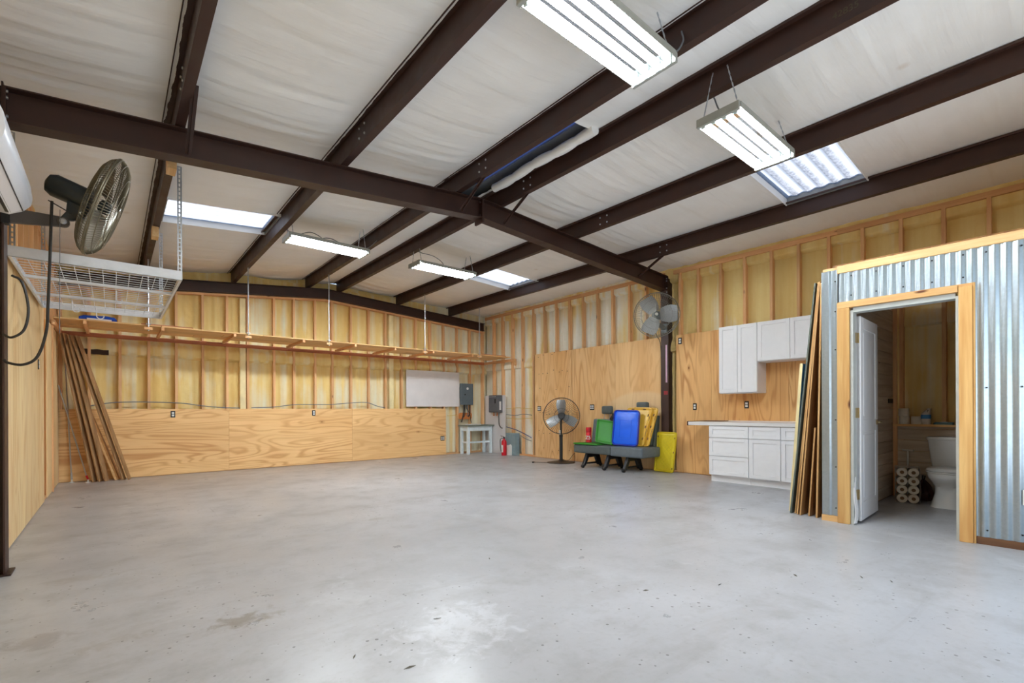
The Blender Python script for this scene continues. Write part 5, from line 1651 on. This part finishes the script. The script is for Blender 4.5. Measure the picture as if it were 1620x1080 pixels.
def lid(name, label, o, ex, ey, w_, h_, mat, rimmat=None, cat='lid', emb=None, group=None, rad=.06, th=.030, slots=None):
    """A moulded tote lid: raised rolled rim, sunk panel, embossed frame. o is the middle of its lower edge."""
    o, ex, ey = Vector(o), Vector(ex).normalized(), Vector(ey).normalized()
    ez = ex.cross(ey).normalized()
    t = thing(name, label, cat, o, group)
    def ringat(in_, z):
        return [o + ex * p[0] + ey * (p[1] + in_) + ez * z for p in rrect(w_ - 2 * in_, h_ - 2 * in_, max(.012, rad - in_), 6)]
    MB().loft([ringat(0.002, 0), ringat(0, .012), ringat(.006, th), ringat(.022, th), ringat(.030, th - .014)]).build('rim', rimmat or mat, t, smooth=True)
    MB().loft([ringat(.031, .004), ringat(.031, th - .013), ringat(.050, th - .004), ringat(.054, th - .003)]).build('panel', mat, t, smooth=True)
    for (u0, u1, v0, v1) in (emb or []):
        mb = MB()
        for (a0, a1, b0, b1) in ((u0, u1, v0, v0 + .012), (u0, u1, v1 - .012, v1), (u0, u0 + .012, v0, v1), (u1 - .012, u1, v0, v1)):
            q = [o + ex * (a * w_) + ey * (b * h_) + ez * z for z in (th - .004, th + .001) for a, b in ((a0, b0), (a1, b0), (a1, b1), (a0, b1))]
            mb.add(q, [(3, 2, 1, 0), (4, 5, 6, 7), (0, 1, 5, 4), (1, 2, 6, 5), (2, 3, 7, 6), (3, 0, 4, 7)])
        mb.build('embossed_frame', mat, t)
    for (u, v, du, dv) in (slots or []):
        q = [o + ex * (a * w_) + ey * (b * h_) + ez * z for z in (th - .006, th + .0015) for a, b in ((u - du, v - dv), (u + du, v - dv), (u + du, v + dv), (u - du, v + dv))]
        MB().add(q, [(3, 2, 1, 0), (4, 5, 6, 7), (0, 1, 5, 4), (1, 2, 6, 5), (2, 3, 7, 6), (3, 0, 4, 7)]).build('slot', 'darkwood_y', t)
    return t
def up_lean(dx, h):
    return (dx / h, 0, math.sqrt(max(0, 1 - (dx / h) ** 2)))
sl6 = [(-.40, .25, .02, .03), (-.40, .75, .02, .03), (.40, .20, .02, .03), (.40, .5, .02, .03), (.40, .80, .02, .03), (-.25, .95, .05, .012), (.2, .95, .05, .012), (.47, .35, .008, .10), (.47, .72, .008, .06)]
ey1 = Vector((.19, -.05, .70)).normalized()
lid('tote_lid', 'amber tote lid on the bench, back one of two behind the blue lid', (7.44, 5.30, .456), Vector((0, -1, -.02)) , Vector((.20, -.085, .72)), .56, .745, 'amber', slots=sl6, group='tote lids on the bench')
lid('tote_lid', 'amber tote lid on the bench, right behind the blue lid', (7.385, 5.37, .458), Vector((0, -1, -.02)), Vector((.20, -.075, .72)), .56, .735, 'amber', slots=sl6, group='tote lids on the bench')
lid('tote_lid', 'blue tote lid standing upright on the grey bench seat', (7.26, 5.42, .458), Vector((.10, -1, -.02)), Vector((.15, .05, .68)), .55, .685, 'blue', 'blue_dark', emb=[(-.22, .22, .22, .72)], group='tote lids on the bench', rad=.075)
lid('tote_lid', 'green tote lid leaning between the red canister and the blue lid', (7.21, 5.86, .475), Vector((.16, -1, -.12)), Vector((.24, .13, .55)), .40, .50, 'green', emb=None, group='tote lids on the bench', rad=.05)
lid('tote_lid', 'green tote lid lying flat at the free end of the bench', (7.04, 6.22, .4565), Vector((0, -1, 0)), Vector((1, 0, 0)), .62, .44, 'green', group='tote lids on the bench', rad=.05, th=.022)
t = thing('canister', 'red tapered canister with white print standing on the flat green lid', 'canister', (7.34, 6.36, .48))
MB().lathe([(.055, 0), (.058, .01), (.054, .20)], (7.34, 6.36, .4815), (0, 0, 1), 20).build('body', 'red_label', t, smooth=True)
MB().lathe([(.056, .201), (.058, .205), (.056, .29), (.050, .30)], (7.34, 6.36, .4815), (0, 0, 1), 20).build('cap', 'red', t, smooth=True)
text_mesh('Z5', .10, (7.285, 6.33, .575), (.35, -.93, 0), (0, 0, 1), 'white_plastic', t, 'lettering', .006)

lid('tote_lid', 'yellow quilted tote lid leaning against the foot of the steel column', (7.632, 4.845, .004), Vector((-.06, -1, 0)), Vector((.055, -.045, .72)), .41, .725, 'yellow', slots=[(.44, .1, .02, .02), (.44, .5, .02, .02), (.44, .85, .02, .02), (-.42, .88, .02, .02)], group=None, rad=.035)

yl = t = None
yl = [o for o in COL.objects if o.get('label', '').startswith('yellow quilted')][0]
_o, _ex, _ey = Vector((7.632, 4.845, .004)), Vector((-.06, -1, 0)).normalized(), Vector((.055, -.045, .72)).normalized()
_ez = _ex.cross(_ey).normalized()
mb = MB()
u0, u1, v0, v1 = -.15, .15, .07, .655
for sgn in (1, -1):
    c = -.9
    while c < 1.2:
        pts = []
        for k in range(61):
            v = v0 + (v1 - v0) * k / 60
            u = sgn * (v - c)
            if u0 <= u <= u1: pts.append((u, v))
        if len(pts) > 3:
            a, b = pts[0], pts[-1]
            mb.bar(_o + _ex * a[0] + _ey * a[1] + _ez * .0285, _o + _ex * b[0] + _ey * b[1] + _ez * .0285, .007, .005, _ez)
        c += .075
q = mb.build('quilted_ribs', 'yellow', yl)
q['kind'] = 'stuff'

# ================================================================== SHEETS LEANING ON THE PARTITION
def sheet(yf, yt, zt, x0, x1, th, mat, name, label, cat='sheet', twist=0.0, edge='sheet_edge'):
    """A sheet whose foot stands at y = yf and whose head rests at y = yt, height zt."""
    b = Vector((0, yf, 0)); tp = Vector((0, yt, zt))
    d = (tp - b).normalized()
    nn = Vector((0, d.z, -d.y)).normalized() * th
    o = MB()
    vs = []
    for x in (x0, x1):
        tw = twist * (x - x0)
        for p in (b, b + nn, tp + nn, tp):
            vs.append((x, p.y + tw, max(.003, p.z + .003)))
    o.add(vs, [(0, 1, 2, 3), (7, 6, 5, 4), (0, 4, 5, 1), (1, 5, 6, 2), (2, 6, 7, 3), (3, 7, 4, 0)])
    ob = o.build(name, mat)
    ob.data.materials.append(M[edge])
    for f in ob.data.polygons:             # the sawn edges show the paler core
        if f.area < 0.12:
            f.material_index = 1
    return tag(ob, label, cat)
sheet(2.055, 1.94, 1.62, 5.75, 6.55, .030, 'foam_blue', 'foam_board', 'blue foam board, lowest and furthest left of the leaning sheets', 'foam board', edge='foam_post')
sheet(2.020, 1.775, 2.44, 5.63, 6.75, .014, 'grey_sheet', 'leaning_sheet', 'dark grey-green sheet, outermost tall one leaning on the partition', edge='grey_sheet')
sheet(1.985, 1.758, 2.43, 5.66, 6.80, .012, 'ply_edge', 'leaning_sheet', 'brown sheet leaning on the partition, directly behind the grey-green one')
sheet(1.950, 1.741, 2.44, 5.62, 6.80, .014, 'ply_edge', 'leaning_sheet', 'brown plywood sheet on the partition, second behind the grey-green one')
sheet(1.915, 1.723, 2.44, 5.60, 6.80, .014, 'ply_edge', 'leaning_sheet', 'brown plywood sheet on the partition with a pale bowed edge')
sheet(1.835, 1.775, 0.93, 5.61, 6.40, .014, 'ply_edge', 'leaning_sheet', 'short brown plywood offcut among the tall leaning sheets')
sheet(1.755, 1.703, 2.42, 5.585, 6.80, .016, 'ply_edge', 'leaning_sheet', 'brown plywood sheet closest to the corrugated corner')

# bits of leaf and grit lying on the slab
random.seed(11)
tg = MB()
for (x, y) in ((1.35, 2.25), (2.55, 1.75), (3.0, 1.5), (2.2, 2.9), (3.55, 1.25), (3.9, .8), (3.85, .95), (2.9, 2.6), (1.0, 1.9), (.85, 2.15), (4.6, 1.5), (4.7, 2.4), (3.3, 3.2)):
    a = random.random() * 6.28
    l, wd = .014 + .014 * random.random(), .005
    c, s = math.cos(a), math.sin(a)
    pts = []
    for (u, v, z) in ((-l, 0, .002), (0, wd, .006), (l, 0, .003), (0, -wd, .002)):
        pts.append((x + u * c - v * s, y + u * s + v * c, z))
    tg.add(pts + [(p[0], p[1], p[2] - .0015) for p in pts], [(0, 1, 2, 3), (7, 6, 5, 4), (0, 4, 5, 1), (1, 5, 6, 2), (2, 6, 7, 3), (3, 7, 4, 0)])
o = tg.build('leaf_litter', plain('dry_leaf', (96, 90, 78), 0.8))
o['kind'] = 'stuff'
o['label'] = 'scattered dry leaf bits lying on the concrete floor'
